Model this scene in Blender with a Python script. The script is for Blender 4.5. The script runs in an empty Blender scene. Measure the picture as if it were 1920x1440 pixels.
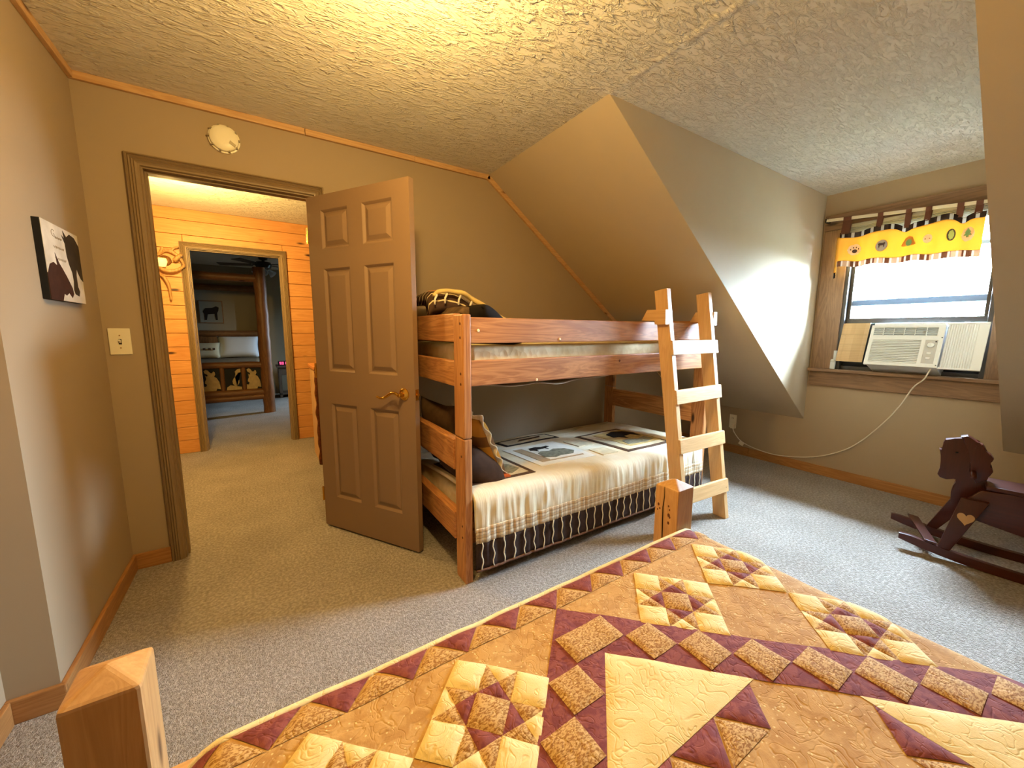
import bpy, bmesh, math, random
from mathutils import Vector, Matrix, noise
random.seed(7)
PI = math.pi
sc = bpy.context.scene
COL = sc.collection

# ------------------------------------------------------------------ camera
cam = bpy.data.cameras.new('camera')
cam.sensor_width = 36.0; cam.lens = 13.6657; cam.clip_start = 0.02
co = bpy.data.objects.new('camera', cam); COL.objects.link(co)
r_ = Vector((0.84066106, -0.541546, 0.00411131)); u_ = Vector((0.06921639, 0.11497019, 0.99095456)); f_ = Vector((0.53712016, 0.83277235, -0.13413483))
m = Matrix((r_, u_, -f_)).transposed().to_4x4(); m.translation = (0, 0, 1.265)
co.matrix_world = m
sc.camera = co

# ------------------------------------------------------------------ sky, lamps, exposure
SKY = 460.0
w = bpy.data.worlds.new('sky'); sc.world = w; w.use_nodes = True
bg = w.node_tree.nodes['Background']
# bright hazy sky, a little brighter overhead
wn = w.node_tree.nodes; wl = w.node_tree.links
wt = wn.new('ShaderNodeTexCoord'); wsx = wn.new('ShaderNodeSeparateXYZ'); wl.new(wt.outputs['Generated'], wsx.inputs[0])
wm = wn.new('ShaderNodeMapRange'); wl.new(wsx.outputs[2], wm.inputs[0]); wm.inputs[1].default_value = 0; wm.inputs[2].default_value = 1
wm.inputs[3].default_value = .85; wm.inputs[4].default_value = 1.0
wc = wn.new('ShaderNodeMix'); wc.data_type = 'RGBA'; wc.blend_type = 'MULTIPLY'; wc.inputs[0].default_value = 1
wc.inputs[6].default_value = (0.56, 0.77, 1.0, 1); wl.new(wm.outputs[0], wc.inputs[7])
wl.new(wc.outputs[2], bg.inputs[0]); bg.inputs[1].default_value = SKY
sc.view_settings.view_transform = 'Standard'; sc.view_settings.look = 'None'
sc.view_settings.gamma = 1.0; sc.view_settings.use_curve_mapping = False
sc.view_settings.exposure = 0.0

def lamp(name, loc, power, color, radius):
    l = bpy.data.lights.new(name, 'POINT'); l.energy = power; l.color = color; l.shadow_soft_size = radius
    o = bpy.data.objects.new(name, l); COL.objects.link(o); o.location = loc; return o
def portal(name, loc, rot, sx, sy):
    l = bpy.data.lights.new(name, 'AREA'); l.shape = 'RECTANGLE'; l.size = sx; l.size_y = sy
    l.cycles.is_portal = True
    o = bpy.data.objects.new(name, l); COL.objects.link(o); o.location = loc; o.rotation_euler = rot; return o
WARM = (1.0, 0.66, 0.22)
lamp('ceiling_lamp', (0.36, 1.12, 2.15), 78, WARM, 0.06)
lamp('bedside_lamp', (-0.36, -1.18, 1.35), 3.5, WARM, 0.05)
lamp('hall_lamp', (-0.48, 3.9, 2.05), 120, (1.0, 0.66, 0.21), 0.06)
portal('window_portal', (4.33, 0.88, 1.535), (0, PI/2, 0), 1.16, 0.86)
portal('far_window_portal', (2.71, 7.56, 1.45), (0, PI/2, 0), 0.9, 0.12)

# ------------------------------------------------------------------ materials
def lin(h):
    h = h.lstrip('#'); v = [int(h[i:i+2], 16)/255 for i in (0, 2, 4)]
    return tuple(c/12.92 if c <= .04045 else ((c+.055)/1.055)**2.4 for c in v) + (1,)
class NT:
    def __init__(s, name):
        s.m = bpy.data.materials.new(name); s.m.use_nodes = True
        s.n = s.m.node_tree.nodes; s.l = s.m.node_tree.links; s.b = s.n['Principled BSDF']
    def node(s, t, **k):
        o = s.n.new('ShaderNode'+t)
        for a, v in k.items(): setattr(o, a, v)
        return o
    def inp(s, sock, v):
        if isinstance(v, bpy.types.NodeSocket): s.l.new(v, sock)
        else: sock.default_value = v
    def coord(s, scale=(1, 1, 1), rot=(0, 0, 0), rnd=0.0, out='Object'):
        t = s.node('TexCoord').outputs[out]
        if rnd:
            oi = s.node('ObjectInfo'); mu = s.node('VectorMath', operation='MULTIPLY_ADD')
            s.l.new(oi.outputs['Random'], mu.inputs[0]); mu.inputs[1].default_value = (rnd, rnd*1.7, rnd*.6)
            s.l.new(t, mu.inputs[2]); t = mu.outputs[0]
        mp = s.node('Mapping'); s.l.new(t, mp.inputs[0]); mp.inputs['Rotation'].default_value = rot; mp.inputs['Scale'].default_value = scale
        return mp.outputs[0]
    def noise(s, v, scale=1, detail=4, rough=.55, dist=0):
        o = s.node('TexNoise'); s.l.new(v, o.inputs['Vector'])
        o.inputs['Scale'].default_value = scale; o.inputs['Detail'].default_value = detail
        o.inputs['Roughness'].default_value = rough; o.inputs['Distortion'].default_value = dist
        return o.outputs['Fac']
    def vor(s, v, scale=1, feature='F1', rnd=1.0):
        o = s.node('TexVoronoi', feature=feature); s.l.new(v, o.inputs['Vector']); o.inputs['Scale'].default_value = scale
        o.inputs['Randomness'].default_value = rnd
        return o.outputs['Distance']
    def ramp(s, f, stops):
        o = s.node('ValToRGB'); s.l.new(f, o.inputs[0]); e = o.color_ramp.elements
        while len(e) < len(stops): e.new(.5)
        for el, (p, c) in zip(e, stops):
            el.position = p; el.color = c if len(c) == 4 else (*c, 1)
        return o.outputs[0]
    def rampf(s, f, a, b):
        o = s.node('MapRange'); s.l.new(f, o.inputs[0]); o.inputs[1].default_value = a; o.inputs[2].default_value = b
        return o.outputs[0]
    def mix(s, f, a, b, mode='MIX'):
        o = s.node('Mix', data_type='RGBA', blend_type=mode)
        s.inp(o.inputs[0], f); s.inp(o.inputs[6], a); s.inp(o.inputs[7], b); return o.outputs[2]
    def math(s, op, a, b=0.0):
        o = s.node('Math', operation=op); s.inp(o.inputs[0], a); s.inp(o.inputs[1], b); return o.outputs[0]
    def sep(s, v):
        o = s.node('SeparateXYZ'); s.l.new(v, o.inputs[0]); return o.outputs
    def bump(s, h, strength=.3, dist=.01):
        o = s.node('Bump'); s.l.new(h, o.inputs['Height']); o.inputs['Strength'].default_value = strength; o.inputs['Distance'].default_value = dist
        s.l.new(o.outputs[0], s.b.inputs['Normal'])
    def base(s, c, rough=.6, spec=.5, metal=0):
        s.inp(s.b.inputs['Base Color'], c); s.inp(s.b.inputs['Roughness'], rough)
        s.b.inputs['Specular IOR Level'].default_value = spec; s.b.inputs['Metallic'].default_value = metal
        return s
    def stripe(s, x, period, duty, off=0.0):
        f = s.math('FRACT', s.math('ADD', s.math('DIVIDE', x, period), off))
        return s.math('LESS_THAN', f, duty)

def plain(name, c, rough=.6, spec=.4, metal=0, var=.0, vs=20, bump=0, bs=60):
    t = NT(name); c = lin(c) if isinstance(c, str) else c
    if var:
        n = t.noise(t.coord(), vs, 3)
        col = t.mix(t.rampf(n, .3, .7), tuple(x*(1-var) for x in c[:3])+(1,), tuple(min(1, x*(1+var)) for x in c[:3])+(1,))
    else: col = c
    t.base(col, rough, spec, metal)
    if bump: t.bump(t.noise(t.coord(), bs, 4), bump, .004)
    return t.m

def wood(name, light, dark, axis='x', rough=.5, scale=1.0, knots=True, spec=.4, knotc='#3a1c0a', bump=.12, contrast=1.0):
    t = NT(name); a = 'xyz'.index(axis)
    def sc_(al, ac): v = [ac*scale]*3; v[a] = al*scale; return tuple(v)
    n1 = t.noise(t.coord(sc_(1.1, 13), rnd=9), 1, 5, .55, .8)
    # growth rings: a band pattern of the warped field
    w1 = t.math('FRACT', t.math('MULTIPLY', n1, 9.0))
    w1 = t.math('ABSOLUTE', t.math('SUBTRACT', w1, .5))
    n2 = t.noise(t.coord(sc_(4, 160), rnd=9), 1, 3, .6)
    f = t.math('ADD', t.math('MULTIPLY', w1, .75*contrast), t.math('MULTIPLY', n2, .5))
    col = t.mix(t.rampf(f, .15, .85), lin(light), lin(dark))
    n3 = t.noise(t.coord((3, 3, 3), rnd=9), 1, 2)
    col = t.mix(t.rampf(n3, .35, .75), col, t.mix(.35, col, lin(dark)))
    if knots:
        d = t.vor(t.coord(sc_(2.2, 7), rnd=9), 1)
        col = t.mix(t.rampf(d, .12, .05), col, lin(knotc))
    t.base(col, rough, spec)
    if bump: t.bump(f, bump, .002)
    return t.m

PAINT = '#a3907a'
MW = {}
def paint(name, c, rough=.75, b=.05):
    t = NT(name); n = t.noise(t.coord(), 2.2, 3)
    c = lin(c); t.base(t.mix(n, tuple(x*.94 for x in c[:3])+(1,), tuple(x*1.05 for x in c[:3])+(1,)), rough, .3)
    t.bump(t.noise(t.coord(), 260, 3), b, .003); return t.m
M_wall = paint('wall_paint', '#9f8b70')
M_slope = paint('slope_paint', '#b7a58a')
M_doorp = paint('door_paint', '#8a6e52', .55, .02)
M_casing = wood('casing_paint', '#8c7556', '#6f583c', 'z', .5, knots=False, bump=.1, contrast=.35)
M_casing_x = wood('casing_paint_across', '#8c7556', '#6f583c', 'x', .5, knots=False, bump=.1, contrast=.35)
def ceil_mat():
    t = NT('textured_ceiling')
    v = t.coord((7, 20, 10), (0, 0, math.radians(38)))
    a = t.rampf(t.noise(v, 1.7, 3, .55, 1.4), .50, .66)
    v2 = t.coord((12, 30, 10), (0, 0, math.radians(72)))
    b = t.rampf(t.noise(v2, 1.5, 4, .6, 1.0), .5, .64)
    h = t.math('ADD', a, t.math('MULTIPLY', b, .55))
    n = t.noise(t.coord(), 5, 3)
    t.base(t.mix(n, lin('#d6cdbd'), lin('#e4dccb')), .9, .2)
    t.bump(h, .75, .012); return t.m
M_ceil = ceil_mat()
def carpet_mat():
    t = NT('carpet_pile')
    n = t.noise(t.coord(), 150, 3, .7); big = t.noise(t.coord(), 3.2, 3); mid = t.noise(t.coord((1, 1, 1)), 75, 3, .65)
    col = t.ramp(n, [(.30, lin('#9a8d7e')), (.47, lin('#cdc2b4')), (.66, lin('#f0e8de'))])
    col = t.mix(t.rampf(mid, .58, .42), t.mix(.55, col, lin('#8a7c6c')), col)
    col = t.mix(t.rampf(big, .35, .7), t.mix(.22, col, lin('#6b5f50')), col)
    t.base(col, .95, .1)
    h = t.math('ADD', n, t.math('MULTIPLY', mid, 1.2))
    t.bump(h, 1.0, .014); return t.m
M_carpet = carpet_mat()
M_pine = {a: wood('pine_'+a, '#d08a4a', '#a5602b', a) for a in 'xyz'}
M_plank = wood('pine_plank', '#d49a5c', '#b06f35', 'x', .45, contrast=.7)
M_trim = {a: wood('trim_pine_'+a, '#cfa878', '#b08250', a, .55, knotc='#5a3214') for a in 'xyz'}
M_base = {a: wood('baseboard_pine_'+a, '#b07d48', '#885829', a, .55, knotc='#5a3214') for a in 'xyz'}
M_dtrim = {a: wood('window_wood_'+a, '#8b6a4a', '#5f452e', a, .6, knotc='#33200f') for a in 'xyz'}
M_bunk = {a: wood('bunk_wood_'+a, '#cd9259', '#8c5128', a, .42, contrast=1.15) for a in 'xyz'}
M_lad = {a: wood('ladder_wood_'+a, '#dfb57e', '#bd8a50', a, .5, contrast=.6, knotc='#8a5a2c') for a in 'xyz'}
M_post = {a: wood('post_wood_'+a, '#c79a63', '#a0703c', a, .45, contrast=.7) for a in 'xyz'}
M_horse = {a: wood('horse_wood_'+a, '#4a1f12', '#2c100a', a, .3, knots=False, spec=.35, contrast=.5) for a in 'xyz'}
M_log = {a: wood('log_'+a, '#8a5a2c', '#4f2f13', a, .5) for a in 'xyz'}
M_white = plain('white_plastic', '#f1f5f5', .4, .5)
M_ivory = plain('ivory_plastic', '#e6dcc0', .4, .5)
M_black = plain('black_matte', '#0c0a09', .6, .3)
M_dark = plain('dark_gap', '#1a1512', .7, .2)
M_brass = plain('brass', '#d9a441', .18, .5, 1.0)
M_alu = plain('bronze_aluminium', '#332e29', .45, .5, .2)
M_cream = plain('cream_cloth', '#e8dcbd', .85, .2, var=.06, vs=14, bump=.25, bs=220)
M_brown = plain('brown_cloth', '#3b2820', .9, .15, var=.2, vs=18, bump=.3, bs=180)
M_knit = plain('string_cloth', '#e9dcc2', .9, .2)
M_grey = plain('charcoal_cloth', '#2b2326', .9, .2, var=.15, bump=.2)

# ------------------------------------------------------------------ builders
class B:
    def __init__(s): s.bm = bmesh.new()
    def box(s, lo, hi, bev=0, seg=2):
        x0, y0, z0 = lo; x1, y1, z1 = hi
        return s.hexa([(x0,y0,z0),(x1,y0,z0),(x1,y1,z0),(x0,y1,z0),(x0,y0,z1),(x1,y0,z1),(x1,y1,z1),(x0,y1,z1)], bev, seg)
    def hexa(s, p, bev=0, seg=2):
        v = [s.bm.verts.new(q) for q in p]
        fs = [s.bm.faces.new([v[i] for i in q]) for q in ((3,2,1,0),(4,5,6,7),(0,1,5,4),(1,2,6,5),(2,3,7,6),(3,0,4,7))]
        if bev:
            ed = set(e for f in fs for e in f.edges)
            bmesh.ops.bevel(s.bm, geom=list(ed)+v, offset=bev, segments=seg, profile=.6, affect='EDGES', clamp_overlap=True)
        return s
    def beam(s, p0, p1, wdt, dep, up=(0, 0, 1), bev=0):
        p0 = Vector(p0); p1 = Vector(p1); d = (p1-p0).normalized(); a = d.cross(Vector(up)).normalized(); b = a.cross(d).normalized()
        a *= wdt/2; b *= dep/2
        return s.hexa([p0-a-b, p0+a-b, p0+a+b, p0-a+b, p1-a-b, p1+a-b, p1+a+b, p1-a+b], bev)
    def prism(s, poly, axis, a, b, bev=0):
        def P(u, v, t): return {'x': (t, u, v), 'y': (u, t, v), 'z': (u, v, t)}[axis]
        A = [s.bm.verts.new(P(u, v, a)) for u, v in poly]; C = [s.bm.verts.new(P(u, v, b)) for u, v in poly]
        n = len(poly); fs = [s.bm.faces.new(A), s.bm.faces.new(C[::-1])]
        for i in range(n): fs.append(s.bm.faces.new((A[i], C[i], C[(i+1) % n], A[(i+1) % n])))
        if bev:
            ed = [e for e in fs[0].edges]+[e for e in fs[1].edges]
            bmesh.ops.bevel(s.bm, geom=ed, offset=bev, segments=2, profile=.6, affect='EDGES', clamp_overlap=True)
        return s
    def tube(s, pts, r, n=10, caps=True):
        pts = [Vector(p) for p in pts]; rs = r if isinstance(r, (list, tuple)) else [r]*len(pts)
        rings = []; prev = None
        for i, p in enumerate(pts):
            d = (pts[min(i+1, len(pts)-1)]-pts[max(i-1, 0)]).normalized()
            if prev is None:
                a = d.cross(Vector((0, 0, 1)));
                if a.length < .1: a = d.cross(Vector((1, 0, 0)))
            else: a = prev-d*prev.dot(d)
            a.normalize(); prev = a; b = d.cross(a)
            rings.append([s.bm.verts.new(p+(a*math.cos(t)+b*math.sin(t))*rs[i]) for t in (2*PI*k/n for k in range(n))])
        for q, w_ in zip(rings, rings[1:]):
            for k in range(n): s.bm.faces.new((q[k], q[(k+1) % n], w_[(k+1) % n], w_[k]))
        if caps: s.bm.faces.new(rings[0][::-1]); s.bm.faces.new(rings[-1])
        return s
    def lathe(s, prof, o, d=(0, 0, 1), n=24):
        o = Vector(o); d = Vector(d).normalized(); a = d.orthogonal().normalized(); b = d.cross(a); rings = []
        for r, h in prof:
            if r < 1e-5: rings.append([s.bm.verts.new(o+d*h)])
            else: rings.append([s.bm.verts.new(o+d*h+(a*math.cos(t)+b*math.sin(t))*r) for t in (2*PI*k/n for k in range(n))])
        for q, w_ in zip(rings, rings[1:]):
            for k in range(n):
                j = (k+1) % n
                if len(q) == 1 and len(w_) == 1: continue
                if len(q) == 1: s.bm.faces.new((q[0], w_[j], w_[k]))
                elif len(w_) == 1: s.bm.faces.new((q[k], q[j], w_[0]))
                else: s.bm.faces.new((q[k], q[j], w_[j], w_[k]))
        return s
    def ball(s, c, r, mat=None, seg=16):
        r = (r, r, r) if isinstance(r, (int, float)) else r
        mx = Matrix.Translation(Vector(c)) @ (mat.to_4x4() if mat else Matrix.Identity(4)) @ Matrix.Diagonal((*r, 1))
        bmesh.ops.create_uvsphere(s.bm, u_segments=seg, v_segments=seg//2, radius=1, matrix=mx); return s
    def grid(s, f, nu, nv):
        g = [[s.bm.verts.new(f(i/nu, j/nv)) for j in range(nv+1)] for i in range(nu+1)]
        for i in range(nu):
            for j in range(nv): s.bm.faces.new((g[i][j], g[i+1][j], g[i+1][j+1], g[i][j+1]))
        return s
    def shell(s, f, nu, nv, off):
        # closed slab: the grid f and the same grid moved by off
        off = Vector(off)
        g = [[s.bm.verts.new(f(i/nu, j/nv)) for j in range(nv+1)] for i in range(nu+1)]
        h = [[s.bm.verts.new(Vector(f(i/nu, j/nv))+off) for j in range(nv+1)] for i in range(nu+1)]
        for i in range(nu):
            for j in range(nv):
                s.bm.faces.new((g[i][j], g[i+1][j], g[i+1][j+1], g[i][j+1])); s.bm.faces.new((h[i][j], h[i][j+1], h[i+1][j+1], h[i+1][j]))
        for i in range(nu):
            s.bm.faces.new((g[i][0], h[i][0], h[i+1][0], g[i+1][0])); s.bm.faces.new((g[i][nv], g[i+1][nv], h[i+1][nv], h[i][nv]))
        for j in range(nv):
            s.bm.faces.new((g[0][j], g[0][j+1], h[0][j+1], h[0][j])); s.bm.faces.new((g[nu][j], h[nu][j], h[nu][j+1], g[nu][j+1]))
        return s
    def pillow(s, c, wd, hg, th, mat, nu=18, nv=14, pinch=.07):
        c = Vector(c)
        def P(sg):
            def f(a, b):
                u = 2*a-1; v = 2*b-1
                t = th/2*max(0, (1-u**4))**.5*max(0, (1-v**4))**.5
                x = u*wd/2*(1-pinch*(1-v*v)); y = v*hg/2*(1-pinch*(1-u*u))
                return c+mat @ Vector((x, y, sg*t))
            return f
        s.grid(P(1), nu, nv); s.grid(P(-1), nu, nv)
        bmesh.ops.remove_doubles(s.bm, verts=s.bm.verts[:], dist=1e-4); return s
    def build(s, name, mat, parent=None, smooth=False, angle=None):
        bmesh.ops.recalc_face_normals(s.bm, faces=s.bm.faces[:])
        me = bpy.data.meshes.new(name); s.bm.to_mesh(me); s.bm.free()
        me.materials.append(mat)
        if smooth:
            for p in me.polygons: p.use_smooth = True
            if angle: me.set_sharp_from_angle(angle=math.radians(angle))
        o = bpy.data.objects.new(name, me); COL.objects.link(o)
        if parent:
            o.parent = parent
            if parent.type == 'EMPTY': o.matrix_parent_inverse = Matrix.Translation(-parent.location)
        return o
def tag(o, label=None, cat=None, group=None, kind=None):
    if label: o['label'] = label
    if cat: o['category'] = cat
    if group: o['group'] = group
    if kind: o['kind'] = kind
    return o
def thing(name, loc, label, cat, group=None, kind=None):
    o = bpy.data.objects.new(name, None); COL.objects.link(o); o.location = loc; o.empty_display_size = .1
    return tag(o, label, cat, group, kind)
def S(o, label, cat): return tag(o, label, cat, kind='structure')
def rotm(x=0, y=0, z=0):
    return Matrix.Rotation(math.radians(z), 3, 'Z') @ Matrix.Rotation(math.radians(y), 3, 'Y') @ Matrix.Rotation(math.radians(x), 3, 'X')

# ------------------------------------------------------------------ room shell
ZC = 2.42; YB = 2.70; XL = -0.645; XR = 4.15; YF = -2.4
XT = 1.52; ZK = .48; D0 = .335; D1 = 1.49           # slope top, knee-wall height, dormer
S(B().box((-4, -2.6, -.12), (4.4, 9.4, 0)).build('floor', M_carpet), 'speckled beige carpet covering the floor of room and hall', 'floor')
ce = B().box((-.95, -2.6, ZC), (4.35, YB, ZC+.12)).build('ceiling', M_ceil); S(ce, 'white hand-textured ceiling of the bunk room', 'ceiling')
# raised drywall joint running across the dormer mouth
b = B(); y = D0+.02
def seamf(a, c):
    yy = D0+.02+a*(D1-D0-.02); xx = XT+(c-.5)*.06*(1+.5*noise.noise((yy*9, 3, 0)))+.012*noise.noise((yy*14, 0, 1))
    return (xx, yy, ZC+.001-.006*(1-(2*c-1)**2)*(.5+.9*abs(noise.noise((yy*22, c*5, 2)))))
b.grid(seamf, 90, 6).build('joint_ridge', M_ceil, ce, True)
DX0, DX1, DZ = -.434, .326, 2.060                    # bedroom door opening
b = B(); b.box((-.95, YB, 0), (DX0, YB+.12, 2.5)); b.box((DX1, YB, 0), (4.3, YB+.12, 2.5)); b.box((DX0, YB, DZ), (DX1, YB+.12, 2.5))
S(b.build('wall_back', M_wall), 'taupe wall with the open doorway, behind the bunk bed', 'wall')
b = B(); b.box((-.95, 1.80, 0), (XL, YB, ZC)); S(b.build('wall_left', M_wall), 'taupe left wall that carries the horse canvas', 'wall')
b = B(); b.box((-.95, YF, 0), (-.765, 1.80, ZC)); S(b.build('wall_left_near', M_wall), 'taupe wall set back at the lower left corner', 'wall')
b = B(); b.box((-.95, YF-.15, 0), (4.3, YF, ZC)); S(b.build('wall_front', M_wall), 'taupe wall behind the headboard of the quilted bed', 'wall')
WY0, WY1, WZ0, WZ1 = .46, 1.31, .955, 2.115
b = B(); b.box((XR, YF, 0), (XR+.17, WY0, 2.5)); b.box((XR, WY1, 0), (XR+.17, YB, 2.5)); b.box((XR, WY0, 0), (XR+.17, WY1, WZ0)); b.box((XR, WY0, WZ1), (XR+.17, WY1, 2.5))
S(b.build('wall_right', M_wall), 'low taupe knee wall under the dormer window', 'wall')
def slab(y0, y1):
    k = (ZC-ZK)/(XR-XT); nx, nz = k*.1, .1
    return B().prism([(XT, ZC), (XR, ZK), (XR+.12, ZK+.1), (XT+.12, ZC+.1)], 'y', y0, y1)
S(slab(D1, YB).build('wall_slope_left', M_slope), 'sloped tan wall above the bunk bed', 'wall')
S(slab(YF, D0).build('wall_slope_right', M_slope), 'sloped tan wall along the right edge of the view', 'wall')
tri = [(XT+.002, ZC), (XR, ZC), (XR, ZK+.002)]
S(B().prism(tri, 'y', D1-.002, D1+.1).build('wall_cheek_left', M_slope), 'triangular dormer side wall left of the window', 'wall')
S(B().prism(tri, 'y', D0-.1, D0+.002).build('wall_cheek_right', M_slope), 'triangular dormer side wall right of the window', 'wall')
# baseboards and pine trims
def bb(name, lo, hi, ax, label): return S(B().box(lo, hi, .004).build(name, M_base[ax]), label, 'baseboard')
bb('baseboard_back_left', (XL, YB-.016, 0), (-.49, YB, .085), 'x', 'short pine baseboard between left corner and doorway')
bb('baseboard_back', (.40, YB-.016, 0), (XR, YB, .085), 'x', 'pine baseboard behind the bunk bed')
bb('baseboard_left', (XL, 1.79, 0), (XL+.016, YB-.017, .085), 'y', 'pine baseboard under the horse canvas')
bb('baseboard_step', (-.765, 1.784, 0), (XL+.016, 1.80, .085), 'x', 'pine baseboard piece on the wall step at lower left')
bb('baseboard_near', (-.765, YF, 0), (-.749, 1.783, .085), 'y', 'pine baseboard at the lower left edge')
bb('baseboard_right', (XR-.016, YF, 0), (XR, 1.93, .085), 'y', 'light pine baseboard below the window')
bb('baseboard_right_far', (XR-.0165, 1.932, 0), (XR, YB-.02, .085), 'y', 'darker baseboard below the wall outlet')
t = .034
def trimo(name, bobj, ax, label): return S(bobj.build(name, M_trim[ax]), label, 'trim')
xs = [(XL, .12), (.122, 1.0), (1.002, XT+.004)]
tp = S(B().box((XL, YB-.02, ZC-t), (.30, YB, ZC), .003).build('trim_1', M_trim['x']), 'pine ceiling trim above the door', 'trim')
S(B().box((.302, YB-.022, ZC-t), (.95, YB, ZC-.001), .003).build('trim_2', M_trim['x']), 'pine ceiling trim right of the door head', 'trim')
S(B().box((.952, YB-.02, ZC-t), (XT+.01, YB, ZC), .003).build('trim_3', M_trim['x']), 'pine ceiling trim ending at the slope', 'trim')
dv = Vector((XR-XT, 0, ZK-ZC)).normalized(); nv = Vector((-dv.z, 0, dv.x))*-1
if nv.z > 0: nv = -nv
for i, (a, c) in enumerate(((0, .95), (.953, 2.1), (2.103, 3.2))):
    p0 = Vector((XT, YB-.01, ZC))+dv*a+nv*t/2; p1 = Vector((XT, YB-.01, ZC))+dv*c+nv*t/2
    S(B().beam(p0, p1, .02, t, up=nv, bev=.003).build('trim_%d' % (4+i), M_trim['x']), ('upper', 'middle', 'lower')[i]+' length of pine trim running down the slope', 'trim')
S(B().box((XL, 1.79, ZC-t), (XL+.02, YB-.022, ZC), .003).build('trim_7', M_trim['y']), 'dark pine ceiling trim over the left wall', 'trim')

# door casing, fluted
def casing(name, x0, x1, z1, y, w_, dpt, mz, mx, label, sgn=-1):
    t_ = thing(name, (x0, y, 0), label, 'door frame', kind='structure')
    n = 6
    prof = [(0, .006), (.06, .020), (.16, .022), (.22, .014), (.30, .020), (.40, .013), (.48, .020), (.58, .013), (.66, .018), (.80, .012), (.94, .012), (1, .004)]
    def side(xi, s_):
        poly = [(xi, 0)]+[(xi+s_*w_*(1-u), sgn*d) for u, d in prof][::-1]+[(xi+s_*w_, 0)]
        # mitre at the head
        b = B(); lo = [b.bm.verts.new((px, y+py, 0)) for px, py in poly]
        hi = [b.bm.verts.new((px, y+py, z1+abs(px-xi))) for px, py in poly]
        k = len(poly); b.bm.faces.new(lo); b.bm.faces.new(hi[::-1])
        for i in range(k): b.bm.faces.new((lo[i], hi[i], hi[(i+1) % k], lo[(i+1) % k]))
        return b
    side(x0, -1).build('side_casing', mz, t_); side(x1, 1).build('side_casing', mz, t_)
    poly = [(0, 0)]+[(w_*(1-u), sgn*d) for u, d in prof][::-1]+[(w_, 0)]
    b = B(); L = [b.bm.verts.new((x0-h, y+d, z1+h)) for h, d in poly]; R = [b.bm.verts.new((x1+h, y+d, z1+h)) for h, d in poly]
    k = len(poly); b.bm.faces.new(L); b.bm.faces.new(R[::-1])
    for i in range(k): b.bm.faces.new((L[i], R[i], R[(i+1) % k], L[(i+1) % k]))
    b.build('head_casing', mx, t_)
    b = B(); b.box((x0-.004, y+.001, 0), (x0+.006, y+dpt, z1)); b.build('jamb', mz, t_)
    b = B(); b.box((x1-.006, y+.001, 0), (x1+.004, y+dpt, z1)); b.build('jamb', mz, t_)
    b = B(); b.box((x0+.006, y+.001, z1-.006), (x1-.006, y+dpt, z1+.004)); b.build('head_jamb', mx, t_)
    b = B(); b.box((x0+.006, y+.04, 0), (x0+.014, y+.075, z1-.006)); b.box((x1-.014, y+.04, 0), (x1-.006, y+.075, z1-.006)); b.box((x0+.014, y+.04, z1-.014), (x1-.014, y+.075, z1-.006)); b.build('door_stop', mz, t_)
    return t_
df = casing('trim_8', DX0, DX1, DZ, YB, .057, .12, M_casing, M_casing_x, 'fluted brown casing around the bedroom doorway')

# ------------------------------------------------------------------ bedroom door leaf (six panels)
hp = Vector((.283, 2.678, 0)); dd = Vector((.676-.276, 2.024-2.678, 0)).normalized(); dn = Vector((-dd.y, dd.x, 0))  # dn: away from camera side
if dn.x < 0: dn = -dn
DM = Matrix((dd, dn, Vector((0, 0, 1)))).transposed().to_4x4(); DM.translation = hp
LW, LH, LT = .765, 2.035, .036
door = thing('door_1', tuple(hp), 'open brown six-panel door with brass lever', 'door', kind='structure')
def dbuild(b, name, mat, parent=door, smooth=False):
    b.bm.transform(DM); return b.build(name, mat, parent, smooth, 40 if smooth else None)
PZ = [(.218, .822), (1.022, 1.624), (1.735, 1.952)]; PX = [(.115, .328), (.437, .650)]
def leaf():
    # slab with recessed panel fields on both faces
    b = B(); xs_ = [0, PX[0][0], PX[0][1], PX[1][0], PX[1][1], LW]; zs_ = [.012, PZ[0][0], PZ[0][1], PZ[1][0], PZ[1][1], PZ[2][0], PZ[2][1], LH]
    for yy in (0, LT):
        g = [[b.bm.verts.new((x, yy, z)) for z in zs_] for x in xs_]
        for i in range(5):
            for j in range(7):
                if i in (1, 3) and j in (1, 3, 5): continue
                b.bm.faces.new((g[i][j], g[i+1][j], g[i+1][j+1], g[i][j+1]))
    for i in range(5):
        for z in (zs_[0], zs_[-1]): b.bm.faces.new([b.bm.verts.new(p) for p in ((xs_[i], 0, z), (xs_[i+1], 0, z), (xs_[i+1], LT, z), (xs_[i], LT, z))])
    for j in range(7):
        for x in (0, LW): b.bm.faces.new([b.bm.verts.new(p) for p in ((x, 0, zs_[j]), (x, 0, zs_[j+1]), (x, LT, zs_[j+1]), (x, LT, zs_[j]))])
    bmesh.ops.remove_doubles(b.bm, verts=b.bm.verts[:], dist=1e-4); return b
dbuild(leaf(), 'leaf', M_doorp)
for x0, x1 in PX:
    for z0, z1 in PZ:
        b = B()
        for yy, sg in ((0, 1), (LT, -1)):
            rings = []
            for ins, dep in ((0, 0), (.004, .003), (.013, .012), (.020, .012), (.042, .002), (.046, .0015)):
                rings.append([b.bm.verts.new((x, yy+sg*dep, z)) for x, z in ((x0+ins, z0+ins), (x1-ins, z0+ins), (x1-ins, z1-ins), (x0+ins, z1-ins))])
            for q, w_ in zip(rings, rings[1:]):
                for k in range(4): b.bm.faces.new((q[k], q[(k+1) % 4], w_[(k+1) % 4], w_[k]))
            b.bm.faces.new(rings[-1])
        dbuild(b, 'panel', M_doorp)
HX, HZ = .692, .920
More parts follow.
